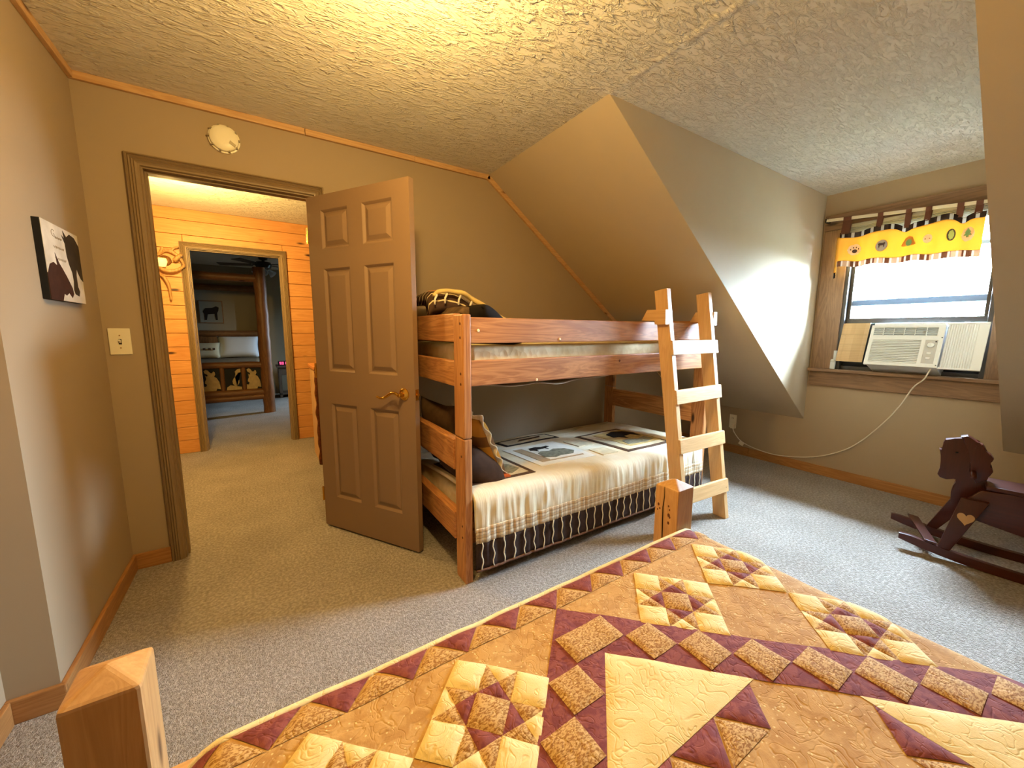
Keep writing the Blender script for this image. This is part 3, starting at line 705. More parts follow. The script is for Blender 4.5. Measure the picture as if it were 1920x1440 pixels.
def patch(poly, mat, parent, name='patch', c=(QX, QY), puff=.0045, lift=.0012):
    P = [(c[0]+u, c[1]+v) for u, v in poly]
    mx_ = sum(p[0] for p in P)/len(P); my_ = sum(p[1] for p in P)/len(P)
    if my_ < -1.30 or mx_ > 1.72 or mx_ < -.60: return None
    b = B()
    b.bm.faces.new([b.bm.verts.new((x, y, 0)) for x, y in P])
    xs = [p[0] for p in P]; ys = [p[1] for p in P]; res = .012 if max(max(xs)-min(xs), max(ys)-min(ys)) < .16 else .022
    for lo, hi, nrm in ((min(xs), max(xs), (1, 0, 0)), (min(ys), max(ys), (0, 1, 0))):
        n = max(1, int((hi-lo)/res)+1)
        for k in range(1, n):
            q = lo+(hi-lo)*k/n
            bmesh.ops.bisect_plane(b.bm, geom=b.bm.verts[:]+b.bm.edges[:]+b.bm.faces[:], plane_co=(q, q, 0), plane_no=nrm)
    for v in b.bm.verts:
        d = 9
        for i in range(len(P)):
            ax, ay = P[i]; bx, by = P[(i+1) % len(P)]; L = math.hypot(bx-ax, by-ay)
            d = min(d, abs((bx-ax)*(ay-v.co.y)-(ax-v.co.x)*(by-ay))/L)
        s_ = min(1, d/.012); hgt = lift+(puff-.001)*(1-(1-s_)**2)
        v.co = drape(v.co.x, v.co.y, hgt)
    if my_ > -.12 and cnt[0] < 290:
        cnt[0] += 1
        return b.build(name, mat, parent, True)
    # beyond the view under the camera: joined by cloth
    b2 = rest.setdefault(mat.name, bmesh.new()); me = bpy.data.meshes.new('tmp'); b.bm.to_mesh(me); b2.from_mesh(me); bpy.data.meshes.remove(me); b.bm.free()
def rot4(poly, k):
    for _ in range(k): poly = [(v, -u) for u, v in poly]
    return poly
R1, R0 = .678, .5215; s_q = .0765
for k in range(4):
    patch(rot4([(0, R1), (R1, 0), (R0, 0), (0, R0)], k), M_plum, quilt, 'sashing', puff=.0022)
def over(poly, mat, name='patch', k=0, lift=.0012): return patch(rot4(poly, k), mat, quilt, name, puff=.0045, lift=lift)
for k in range(4):
    over([(-.068, .531), (.068, .531), (.068, .602), (-.068, .602)], M_leaf, 'patch', k, .0036)
    for i in range(1, 7):
        x1 = .0695+s_q*i; y1 = .605-s_q*i
        over([(x1-s_q+.001, y1-s_q+.001), (x1-.001, y1-s_q+.001), (x1-.001, y1-.001), (x1-s_q+.001, y1-.001)], M_leaf, 'patch', k, .0036)
    over([(0, .5215), (.1985, .323), (-.1985, .323)], M_cream2, 'corner_triangle', k)
    for dx in (-.122, 0, .122):
        over([(dx-.058, .322), (dx+.058, .322), (dx, .258)], M_plum, 'tooth', k)
    for dx in (-.061, .061):
        over([(dx-.056, .259), (dx+.056, .259), (dx, .318)], M_leaf, 'tooth', k)
    n = 7 if k in (1, 3) else 6
    for i in range(-6, 7):
        dx = i*.118-.004
        over([(dx-.053, .735), (dx+.053, .735), (dx, .682)] if False else [(dx-.053, .738), (dx+.053, .738), (dx, .676)], M_plum, 'tooth', k)
        if i < 6: over([(dx+.004, .677), (dx+.114, .677), (dx+.059, .732)], M_leaf, 'tooth', k)
# Ohio-star blocks set on point
cs = .1895/3; r2 = math.sqrt(.5)
def star(dx, dy):
    if dy+QY < -.3: return
    sb = thing('star_block', (0, 0, 0), None, None) if False else None
    def T(poly): return [((u*r2+v*r2)*cs+dx, (-u*r2+v*r2)*cs+dy) for u, v in poly]
    first = patch(T([(-.5, -.5), (.5, -.5), (.5, .5), (-.5, .5)]), M_leaf, quilt, 'star_block', puff=.0062)
    par = first or quilt
    for sx in (-1, 1):
        for sy in (-1, 1): patch(T([(sx*.5, sy*.5), (sx*1.5, sy*.5), (sx*1.5, sy*1.5), (sx*.5, sy*1.5)]), M_cream2, par, puff=.0062)
    for k in range(4):
        def r(p): return rot4(p, k)
        patch(T(r([(-.5, .5), (.5, .5), (0, 1)])), M_plum, par, puff=.0062)
        patch(T(r([(-.5, 1.5), (.5, 1.5), (0, 1)])), M_cream2, par, puff=.0062)
        patch(T(r([(-.5, .5), (0, 1), (-.5, 1.5)])), M_leaf, par, puff=.0062)
        patch(T(r([(.5, .5), (.5, 1.5), (0, 1)])), M_leaf, par, puff=.0062)
for dx, dy in ((-.268, .537), (.268, .537), (.537, .537), (.537, .268), (-.537, .268), (-.537, .537), (.537, -.268)):
    star(dx, dy)
for nm, bmx in rest.items():
    me = bpy.data.meshes.new('patchwork'); bmx.to_mesh(me); bmx.free(); me.materials.append(bpy.data.materials[nm])
    for p in me.polygons: p.use_smooth = True
    o = bpy.data.objects.new('patchwork', me); COL.objects.link(o); o.parent = quilt; o.matrix_parent_inverse = Matrix.Translation(-quilt.location); o['kind'] = 'stuff'

# ------------------------------------------------------------------ dormer window
win = thing('window_1', (XR, .885, WZ0), 'dormer window with brown wood surround and white daylight', 'window', kind='structure')
B().box((XR-.022, WY1-.012, WZ0), (XR, 1.470, 2.118), .004).build('side_casing', M_dtrim['z'], win)
B().box((XR-.022, .352, WZ0), (XR, WY0+.012, 2.118), .004).build('side_casing', M_dtrim['z'], win)
B().box((XR-.024, .345, 2.120), (XR, 1.474, 2.245), .004).build('head_casing', M_dtrim['y'], win)
B().box((XR-.062, .350, .930), (XR+.10, 1.478, .956), .006).build('sill', M_dtrim['y'], win)
B().box((XR-.022, .352, .803), (XR, 1.474, .929), .004).build('apron', M_dtrim['y'], win)
for nm, lo, hi in (('frame_stile', (XR-.006, 1.272, .956), (XR+.12, WY1, WZ1)), ('frame_stile', (XR-.006, WY0, .956), (XR+.12, .498, WZ1)), ('frame_head', (XR+.03, .498, 2.07), (XR+.12, 1.272, WZ1)), ('frame_foot', (XR+.03, .498, .956), (XR+.12, 1.272, .985))):
    B().box(lo, hi, .004).build(nm, M_alu, win)
sash = B().box((XR+.035, .498, 1.342), (XR+.065, 1.272, 1.384), .004).build('lower_sash_rail', M_alu, win)
B().box((XR+.035, 1.248, 1.384), (XR+.065, 1.272, 2.07), .003).build('sash_stile', M_alu, win)
B().box((XR+.035, .498, 1.384), (XR+.065, .522, 2.07), .003).build('sash_stile', M_alu, win)
M_rail = plain('pale_aluminium', '#56616c', .4, .5, .3)
B().box((XR+.066, .498, 1.488), (XR+.098, 1.272, 1.534), .003).build('meeting_rail', M_rail, win)
B().box((XR+.07, .498, 1.876), (XR+.098, 1.272, 1.902), .003).build('upper_rail', M_rail, win)
t = NT('window_glass'); tr = t.node('BsdfTransparent'); gl = t.node('BsdfGlossy'); gl.inputs['Roughness'].default_value = .02
fr = t.node('LayerWeight'); fr.inputs[0].default_value = .12; mxs = t.node('MixShader')
t.l.new(fr.outputs[0], mxs.inputs[0]); t.l.new(tr.outputs[0], mxs.inputs[1]); t.l.new(gl.outputs[0], mxs.inputs[2])
t.l.new(mxs.outputs[0], t.n['Material Output'].inputs[0]); M_glass = t.m
for z0, z1 in ((1.384, 2.07),):
    B().box((XR+.048, .522, z0), (XR+.052, 1.248, z1)).build('pane', M_glass, win)
# dark weather board round the air conditioner
sb = B(); sb.box((XR+.07, 1.060, .985), (XR+.085, 1.272, 1.342)); sb.box((XR+.07, .498, .985), (XR+.085, .680, 1.342)); sb.box((XR+.07, .668, .985), (XR+.085, 1.075, 1.0)).build('foam_seal', M_black, win)
# raised blind behind the valance
bl = thing('window_blind', (XR, .88, 2.1), 'grey slatted blind raised up behind the yellow valance', 'blind')
M_bl = plain('blind_grey', '#8d8478', .5, .4)
B().box((XR-.056, .480, 2.112), (XR-.026, 1.330, 2.140), .003).build('head_rail', M_bl, bl)
for k in range(8): B().box((XR-.054, .485, 2.110-.0095*k-.0055), (XR-.028, 1.325, 2.110-.0095*k)).build('slat', M_bl, bl)

# ------------------------------------------------------------------ window air conditioner
ac = thing('air_conditioner', (4.0, .87, .96), 'white window air conditioner with louvred front and trailing cord', 'air conditioner')
AO = Vector((3.970, 1.068, 1.024)); AU = Vector((0, -1, 0)); AV = Vector((4.085-3.970, 0, 1.349-1.024)).normalized(); AN = AU.cross(AV).normalized()
if AN.x > 0: AN = -AN
AM = Matrix((AU, AV, AN)).transposed().to_4x4(); AM.translation = AO
AW, AH = .397, .318
def ab(b, name, mat, parent=ac, smooth=False):
    b.bm.transform(AM); return b.build(name, mat, parent, smooth, 40 if smooth else None)
ab(B().box((.006, .006, -.34), (AW-.006, AH+.026, -.02), .006), 'case', M_white)
# front bezel with real openings
b = B(); FT = .022
vents = [(.04+.88*k/6+.004, .04+.88*(k+1)/6-.004) for k in range(6)]
v0, v1, g0, g1, gu0, gu1 = .74, .94, .07, .635, .055, .735
def fbox(u0, u1, w0, w1, bev=0, n0=-FT, n1=0): b.box((u0*AW, w0*AH, n0), (u1*AW, w1*AH, n1), bev)
fbox(0, 1, .94, 1); fbox(0, 1, g1, v0); fbox(0, 1, 0, g0); fbox(0, gu0, g0, g1); fbox(gu1, 1, g0, g1)
fbox(0, vents[0][0], v0, v1); fbox(vents[-1][1], 1, v0, v1)
for a, c in zip(vents, vents[1:]): fbox(a[1], c[0], v0, v1)
ab(b, 'front_bezel', M_white)
b = B(); b.box((.02, AH*.03, -FT-.012), (AW-.02, AH*.97, -FT-.008)); ab(b, 'grille_back', plain('grille_dark', '#1d2a33', .7, .2))
for a, c in vents:
    for j in range(4):
        z = (v0+(v1-v0)*(j+.62)/4.4)*AH
        ab(B().hexa([(a*AW, z, -.014), (c*AW, z, -.014), (c*AW, z+.003, -.005), (a*AW, z+.003, -.005), (a*AW, z+.002, -.014), (c*AW, z+.002, -.014), (c*AW, z+.0055, -.005), (a*AW, z+.0055, -.005)]), 'vent_louvre', plain('louvre_grey', '#a9b0b4', .5) if 'louvre_grey' not in bpy.data.materials else bpy.data.materials['louvre_grey'])
for j in range(14):
    z = (g0+(g1-g0)*(j+.18)/14)*AH
    ab(B().box((gu0*AW, z, -.016), (gu1*AW, z+.0064, -.001)), 'grille_slat', M_white)
cp = ab(B().box((.79*AW, .09*AH, -.001), (.945*AW, .64*AH, .002), .001), 'control_panel', plain('panel_grey', '#a9a49d', .5))
kn = ab(B().lathe([(0, .0), (.019, 0), (.018, .010), (.015, .012), (0, .012)], (.868*AW, .515*AH, .002), (0, 0, 1), 24), 'knob', M_white, cp, True)
ab(B().box((.868*AW-.002, .515*AH-.014, .013), (.868*AW+.002, .515*AH+.014, .017)), 'knob', M_white, cp)
for z in (.325, .205): ab(B().box((.838*AW, z*AH-.007, .002), (.895*AW, z*AH+.007, .006), .001), 'button', M_white, cp)
b = B().tube([(.925*AW, .60*AH, .001), (.925*AW, .60*AH, .005)], .005); ab(b, 'sensor', M_black, cp)
for z in (.70, .05): ab(B().tube([(.985*AW, z*AH, .0), (.985*AW, z*AH, .003)], .004), 'screw', plain('screw_grey', '#51595c', .4), ac)
# accordion side curtain
pts = []
for k in range(27):
    pts.append((AW+.006+k*.0058, -.030+(.009 if k % 2 else 0)))
b = B(); lo = [b.bm.verts.new((u, .012, n)) for u, n in pts]; hi = [b.bm.verts.new((u, AH+.012, n)) for u, n in pts]
lo2 = [b.bm.verts.new((u, .012, n-.003)) for u, n in pts]; hi2 = [b.bm.verts.new((u, AH+.012, n-.003)) for u, n in pts]
for i in range(26):
    b.bm.faces.new((lo[i], lo[i+1], hi[i+1], hi[i])); b.bm.faces.new((lo2[i], hi2[i], hi2[i+1], lo2[i+1]))
ab(b, 'accordion_curtain', M_white)
b = B(); b.box((AW+.150, .004, -.034), (AW+.196, AH+.020, -.022), .002); b.box((AW, AH+.010, -.036), (AW+.196, AH+.024, -.018), .002); b.box((AW, .0, -.036), (AW+.196, .012, -.018), .002); ab(b, 'curtain_frame', M_white)
cordp = [(4.04, .706, 1.022), (4.02, .715, .985), (4.025, .735, .93), (4.075, .793, .860), (4.085, .851, .713), (4.10, .942, .547), (4.11, 1.073, .361), (4.115, 1.205, .243), (4.125, 1.391, .148), (4.128, 1.646, .092), (4.128, 1.839, .099), (4.128, 1.998, .142), (4.126, 2.075, .215), (4.125, 2.098, .262)]
def smooth_path(P, n=6):
    out = []; P = [Vector(p) for p in P]
    for i in range(len(P)-1):
        a = P[max(i-1, 0)]; b_ = P[i]; c = P[i+1]; d = P[min(i+2, len(P)-1)]
        for k in range(n):
            t_ = k/n; out.append(.5*((2*b_)+(c-a)*t_+(2*a-5*b_+4*c-d)*t_**2+(3*b_-a-3*c+d)*t_**3))
    return out+[P[-1]]
cd = B().tube(smooth_path(cordp), .0045, 8).build('power_cord', plain('cord_white', '#e2d8c4', .5), ac, True)
B().box((4.108, 2.078, .262), (4.136, 2.122, .312), .005).build('plug', M_ivory, cd)
B().hexa([(4.118, 1.985, .098), (4.121, 1.985, .098), (4.121, 2.03, .118), (4.118, 2.03, .118), (4.118, 1.970, .128), (4.121, 1.970, .128), (4.121, 2.012, .150), (4.118, 2.012, .150)]).build('cord_tag', M_ivory, cd)
cbp = thing('cardboard_panel', (4.1, 1.18, .99), 'tan cardboard sheet filling the window gap left of the air conditioner', 'cardboard')
t = NT('cardboard'); z = t.sep(t.coord())[2]; t.base(t.mix(t.math('MULTIPLY', t.stripe(z, .0135, .5), .18), lin('#b79a72'), lin('#8f734c')), .8, .2); M_card = t.m
def cbf(a, c): return (4.06+.065*c+.004*math.sin(9*a), 1.094+a*.172+.008*(1-c), 1.030+.312*c)
for c0, c1 in ((0, .28), (.283, .44), (.443, .70), (.703, 1)):
    B().shell(lambda a, c: cbf(a, c0+(c1-c0)*c), 6, 6, (.004, 0, 0)).build('fold', M_card, cbp)
fb = thing('spray_bottle', (4.112, 1.305, .957), 'small clear plastic holder standing at the left end of the sill', 'bottle')
M_clear = plain('clear_plastic', '#c9cfce', .15, .6)
B().box((4.098, 1.288, .957), (4.126, 1.322, 1.035), .006).build('body', M_clear, fb, True, 40)
B().box((4.104, 1.284, 1.035), (4.124, 1.306, 1.115), .004).build('neck', M_clear, fb, True, 40)
B().lathe([(0, 0), (.012, 0), (.012, .006), (0, .007)], (4.098, 1.306, 1.03), (-1, 0, 0), 14).build('cap', M_white, fb, True)
ol = thing('wall_outlet', (XR, 2.115, .33), 'white wall outlet on the knee wall behind the ladder', 'outlet')
B().box((XR-.006, 2.078, .262), (XR, 2.150, .405), .003).build('plate', M_ivory, ol)
for z in (.300, .366):
    rc = B().box((XR-.0085, 2.097, z-.016), (XR-.005, 2.131, z+.016), .002).build('receptacle', M_ivory, ol)
    for yy in (2.107, 2.121): B().box((XR-.0092, yy-.0015, z-.004), (XR-.008, yy+.0015, z+.008)).build('slot', M_dark, rc)

# ------------------------------------------------------------------ valance
rod = thing('curtain_rod', (4.07, .9, 2.15), 'pale curtain rod above the dormer window', 'curtain rod')
RA = Vector((4.075, 1.445, 2.196)); RB = Vector((4.075, .385, 2.108))
B().beam(RA, RB, .012, .022).build('rod', plain('rod_cream', '#ddd0b4', .4), rod)
for p in (RA, RB): B().box((4.070, p.y-.010, p.z-.016), (XR-.02, p.y+.010, p.z+.016)).build('bracket', M_dark, rod)
val = thing('valance', (4.05, .95, 1.8), 'yellow lodge valance with animal patches and plaid edges', 'curtain')
def vx(y, z): return 4.050+.012*math.sin(y*22)*(1-(z-1.8)*1.2)+.008*math.sin(y*47+1)
def vtop(y): return 2.070+.010*math.sin(y*19)-(.020*math.exp(-((y-.95)/.03)**2)+.030*math.exp(-((y-.665)/.03)**2))
def vbot(y): return 1.775+.030*(y-.55)+.006*math.sin(y*30)
def sheer(name, c1, tr=.5):
    t = NT(name); col = lin(c1); t.base(col, .9, .1); tl = t.node('BsdfTranslucent'); tl.inputs[0].default_value = col
    mx = t.node('MixShader'); mx.inputs[0].default_value = tr; t.l.new(t.b.outputs[0], mx.inputs[1]); t.l.new(tl.outputs[0], mx.inputs[2])
    t.l.new(mx.outputs[0], t.n['Material Output'].inputs[0]); return t
M_vy = sheer('valance_yellow', '#e6b552', .22).m
def sheer_plaid(name, base_, dark, p):
    t = sheer(name, base_, .3); y = t.sep(t.coord())[1]
    c = t.mix(t.stripe(y, p, .5), lin(base_), lin(dark)); c = t.mix(t.math('MULTIPLY', t.stripe(y, p*.37, .3), .6), c, lin('#efe6d8'))
    t.inp(t.b.inputs[0], c)
    for n in t.n:
        if n.type == 'BSDF_TRANSLUCENT': t.l.new(c, n.inputs[0])
    return t.m
M_vp = sheer_plaid('valance_plaid', '#a98a72', '#6a4632', .10); M_vd = sheer_plaid('valance_dark_plaid', '#3c2e26', '#281d18', .16)
VY0, VY1 = 1.335, .565
def vband(f0, f1, off, name, mat, nv=6):
    def f(a, c):
        y = VY0+a*(VY1-VY0); zb = vbot(y); zt = vtop(y); z0 = f0(zb, zt); z1 = f1(zb, zt); z = z0+(z1-z0)*c
        return (vx(y, z)-off, y, z)
    return B().shell(f, 110, nv, (.002, 0, 0)).build(name, mat, val, True)
vband(lambda b_, t_: b_+.042, lambda b_, t_: t_-.036, 0, 'yellow_panel', M_vy, 14)
vband(lambda b_, t_: b_, lambda b_, t_: b_+.044, .002, 'plaid_hem', M_vp)
vband(lambda b_, t_: t_-.038, lambda b_, t_: t_, .002, 'dark_plaid_top', M_vd)
B().shell(lambda a, c: (4.052+.045*a, 1.336+.030*a-.006*math.sin(3*a), 1.745+.055*(1-a)*0+.30*c), 6, 12, (0, .002, 0)).build('side_return', M_vy, val, True)
B().shell(lambda a, c: (4.050+.045*a, 1.337+.030*a, 1.715+.045*c), 6, 4, (0, .002, 0)).build('plaid_return', M_vd, val, True)
M_tab = plain('tab_brown', '#5a3524', .85, .2)
for y in (1.303, 1.10, .943, .839, .687, .602):
    rz = RB.z+(RA.z-RB.z)*(y-RB.y)/(RA.y-RB.y); zt = vtop(y)-.01; w_ = .016 if y < 1.3 else .026
    def tabf(a, c, y=y, rz=rz, zt=zt, w_=w_):
        # up the front, over the rod, down the back
        P = [(vx(y, zt)-.004, zt), (4.064, rz-.02), (4.062, rz+.010), (4.070, rz+.0135), (4.084, rz+.0135), (4.090, rz+.008), (4.088, rz-.02), (4.066, zt)]
        s_ = c*(len(P)-1); i = min(int(s_), len(P)-2); q = s_-i
        return (P[i][0]+(P[i+1][0]-P[i][0])*q, y+(a-.5)*2*w_, P[i][1]+(P[i+1][1]-P[i][1])*q)
    B().shell(tabf, 2, 28, (.0015, 0, .0005)).build('tab', M_tab, val)
def applique(c, poly, name, mat, off=.006, parent=val):
    P = [(c[0]-u, c[1]+v) for u, v in poly]
    b = B(); b.prism(P, 'x', 0, .0015)
    for v in b.bm.verts: v.co.x = vx(v.co.y, v.co.z)-off-v.co.x
    return b.build(name, mat, parent)
def oval(rx, ry, n=20, j=0): return [(rx*math.cos(2*PI*k/n)*(1+j*math.sin(k*2.7)), ry*math.sin(2*PI*k/n)*(1+j*math.sin(k*1.9))) for k in range(n)]
M_vw = sheer('patch_white', '#fbf8f0', .6).m; M_ink = plain('applique_brown', '#4a342a', .8); M_vg = plain('applique_green', '#6f8a4a', .8); M_vo = plain('applique_orange', '#d98a2e', .8)
p_ = applique((1.232, 1.925), oval(.040, .042, 20, .06), 'paw_patch', M_vw)
applique((1.228, 1.912), oval(.015, .014), 'paw_pad', M_ink, .015, p_)
for u, v in ((-.024, .012), (-.009, .026), (.008, .026), (.022, .013)): applique((1.228, 1.914), [(u+a*.6, v+c*1.1) for a, c in oval(.005, .006, 10)], 'paw_toe', M_ink, .015, p_)
p_ = applique((1.065, 1.926), oval(.037, .044), 'moose_patch', plain('applique_rim', '#8a5a38', .8)); applique((1.065, 1.926), oval(.034, .041), 'moose_ground', M_vw, .0085, p_)
applique((1.065, 1.930), [(-.022,.010),(-.012,.015),(.010,.013),(.020,.017),(.024,.008),(.020,.002),(.018,-.018),(.014,-.018),(.012,-.004),(-.008,-.003),(-.011,-.018),(-.016,-.018),(-.016,-.002)], 'moose_shape', M_ink, .016, p_)
p_ = applique((.919, 1.935), [(-.040,-.030),(-.020,.025),(0,.036),(.020,.025),(.040,-.028),(.028,-.034),(-.030,-.036)], 'tree_patch', M_vo); applique((.917, 1.922), oval(.017, .024), 'tree_shape', M_vg, .014, p_)
p_ = applique((.821, 1.932), oval(.024, .030), 'fish_patch', M_vw)
for u in (-.012, .010): applique((.821+u, 1.930), oval(.004, .003, 8), 'fish_mark', M_ink, .015, p_)
p_ = applique((.709, 1.936), oval(.020, .040), 'pinecone_patch', plain('applique_olive', '#4c4424', .8)); applique((.708, 1.936), oval(.012, .031, 20, .1), 'pinecone_shape', plain('applique_lime', '#b9bf62', .8), .009, p_)
p_ = applique((.632, 1.925), oval(.030, .046, 20, .04), 'pine_patch', M_vw)
applique((.632, 1.935), [(-.006,-.03),(.006,-.03),(.006,-.018),(.020,-.018),(.010,0),(.016,0),(0,.030),(-.016,0),(-.010,0),(-.020,-.018),(-.006,-.018)], 'pine_shape', M_vg, .014, p_)

# ------------------------------------------------------------------ rocking horse
rh = thing('rocking_horse', (3.28, .05, 0), 'dark wooden rocking horse with scalloped mane and pale heart', 'rocking horse')
HXc = 3.28
head = [(.455,.662),(.420,.668),(.380,.687),(.345,.668),(.325,.63),(.310,.55),(.300,.48),(.272,.43),(.20,.37),(.20,.27),(.40,.30),(.404,.36),(.400,.40),(.385,.440),(.402,.446),(.428,.428),(.455,.434),(.466,.450),(.460,.491),(.456,.530),(.459,.562),(.474,.600),(.458,.597),(.462,.640)]
hd = B().prism(head, 'x', HXc-.022, HXc+.022, .005).build('head', M_horse['z'], rh, True, 40)
mane = [(.40,.690),(.375,.699),(.343,.676),(.334,.664),(.318,.661),(.305,.640),(.307,.622),(.285,.612),(.272,.592),(.276,.575),(.288,.562),(.274,.545),(.267,.520),(.274,.497),(.288,.478),(.284,.466),(.320,.44),(.350,.50),(.352,.60),(.372,.65)]
B().prism(mane, 'x', HXc-.031, HXc+.031, .006).build('mane', M_horse['z'], rh, True, 40)
for s_ in (-1, 1):
    B().ball((HXc+s_*.023, .405, .595), (.003, .007, .005), None, 10).build('eye', M_black, hd, True)
    B().hexa([(HXc+s_*.024, .352, .615), (HXc+s_*.024, .335, .612), (HXc+s_*.030, .335, .612), (HXc+s_*.030, .352, .615), (HXc+s_*.024, .342, .655), (HXc+s_*.024, .338, .655), (HXc+s_*.032, .338, .655), (HXc+s_*.032, .342, .655)], .002).build('ear', M_horse['z'], hd)
B().tube([(HXc-.14, .335, .50), (HXc+.14, .335, .50)], .012, 12).build('handle_dowel', M_horse['x'], rh, True)
for s_ in (-1, 1):
    xb = HXc+s_*.092
    B().prism([(.335,.26),(.345,.36),(.30,.425),(.20,.432),(-.20,.432),(-.30,.41),(-.33,.33),(-.32,.26),(-.15,.225),(.15,.225)], 'x', xb-.012, xb+.012, .004).build('side_board', M_horse['y'], rh, True, 40)
    sh = .06 if s_ > 0 else 0
    for yt, yb, nm in ((.315, .402+sh, 'leg'), (-.28, -.36+sh, 'leg')):
        xt, xf = HXc+s_*.118, HXc+s_*.150
        P = []
        for z, x, y, hw in ((.055, xf, yb, .024), (.370, xt, yt, .050)):
            for dx, dy in ((-.013, -hw), (.013, -hw), (.013, hw), (-.013, hw)): P.append((x+dx, y+dy, z))
        lg = B().hexa(P, .006).build(nm, M_horse['z'], rh, True, 40)
        if yt > 0 and s_ < 0:
            hrt = [(.036*(.9*math.sin(a)**3)*1.0, .0023*(13*math.cos(a)-5*math.cos(2*a)-2*math.cos(3*a)-math.cos(4*a))) for a in [2*PI*k/28 for k in range(28)]]
            b = B(); b.prism([(.338-u, .262+v) for u, v in hrt], 'x', 0, .004)
            for v in b.bm.verts:
                xx = xf+(xt-xf)*(v.co.z-.055)/.315; v.co.x = xx-.013-.0035+v.co.x
            b.build('heart', plain('heart_tan', '#b08a5c', .6, .3), lg)
    xr_ = HXc+s_*.150
    def rz(y): return .058*abs((y-.05)/.53)**2.3
    ys_ = [-.50+1.08*k/24 for k in range(25)]
    poly = [(y+sh, rz(y)) for y in ys_]+[(y+sh, rz(y)+.046-(.012 if abs(y-.05) > .5 else 0)) for y in ys_[::-1]]
    B().prism(poly, 'x', xr_-.017, xr_+.017, .004).build('rocker', M_horse['y'], rh, True, 40)
B().box((HXc-.105, -.30, .433), (HXc+.105, .285, .456), .006).build('seat_board', M_horse['y'], rh)
B().hexa([(HXc-.172, .425, .080), (HXc+.205, .520, .082), (HXc+.205, .570, .086), (HXc-.172, .475, .084), (HXc-.172, .425, .093), (HXc+.205, .520, .095), (HXc+.205, .570, .099), (HXc-.172, .475, .097)], .003).build('foot_rest', M_horse['x'], rh)
B().box((HXc-.165, -.44, .077), (HXc+.165, -.40, .090), .003).build('cross_slat', M_horse['x'], rh)
B().tube([(HXc, -.32, .40), (HXc, -.37, .42), (HXc, -.42, .38), (HXc, -.44, .28)], [.014, .022, .026, .010], 10).build('tail', M_horse['z'], rh, True)

# the horse stands turned a little toward the window wall
bpy.context.view_layer.update()
pv = Vector((3.13, .55, 0))
rh.matrix_world = Matrix.Translation(pv) @ Matrix.Rotation(math.radians(8), 4, 'Z') @ Matrix.Translation(-pv) @ rh.matrix_world

# ------------------------------------------------------------------ hall beyond the door
YH = 5.10
M_hallp = paint('hall_paint', '#c9b48f')
S(B().box((-3.2, YB+.12, 2.44), (3.2, YH+.12, 2.55)).build('ceiling_hall', M_ceil), 'bright white hall ceiling seen over the doorway', 'ceiling')
S(B().box((-3.3, YB, 0), (-3.2, YH+.12, 2.55)).build('wall_hall_left', M_hallp), 'hall end wall left of the doorway', 'wall')
S(B().box((3.2, YB+.12, 0), (3.3, YH+.12, 2.55)).build('wall_hall_right', M_hallp), 'hall end wall right of the doorway', 'wall')
S(B().box((-3.3, YB, 0), (-.95, YB+.12, 2.55)).build('wall_hall_front', M_hallp), 'hall wall beside the bunk room', 'wall')
HX0, HX1, HZ1 = -.545, .245, 2.068
b = B(); b.box((-3.2, YH+.006, 0), (HX0, YH+.12, 2.55)); b.box((HX1, YH+.006, 0), (3.2, YH+.12, 2.55)); b.box((HX0, YH+.006, HZ1), (HX1, YH+.12, 2.55))
hw = S(b.build('wall_hall_back', plain('joint_brown', '#5d3210', .8)), 'orange knotty pine plank wall across the hall', 'wall')
z = 0; k = 0
PH = .1370
rows = []
while z < 2.43:
    z1 = min(z+PH, 2.44); segs = [(-1.6, HX0-.03), (HX1+.03, 1.6)] if z1 < HZ1+.03 else [(-1.6, 1.6)]
    if z < HZ1+.03 <= z1:
        segs = [(-1.6, HX0-.03), (HX1+.03, 1.6)]
        B().box((HX0-.028, YH-.011, max(z, HZ1+.01)), (HX1+.028, YH+.008, z1-.0018), .003, 1).build('plank', M_plank, hw)
    for x0, x1 in segs:
        pr = .016+.003*random.random()
        B().box((x0, YH+.006-pr, z+.0018), (x1, YH+.008, z1-.0018), .003, 1).build('plank', M_plank, hw)
    z = z1; k += 1
casing('trim_9', HX0, HX1, HZ1, YH-.012, .060, .14, M_casing, M_casing_x, 'brown casing around the far bedroom doorway in the pine wall')
sc_ = thing('antler_sconce', (-.70, YH-.02, 1.9), 'antler wall light glowing on the pine wall left of the far doorway', 'wall lamp')
M_ant = wood('antler', '#c39a62', '#7a4f27', 'z', .5, knots=False)
B().lathe([(0, 0), (.05, 0), (.045, .015), (0, .02)], (-.72, YH-.012, 1.93), (0, -1, 0), 20).build('back_plate', M_log['z'], sc_, True)
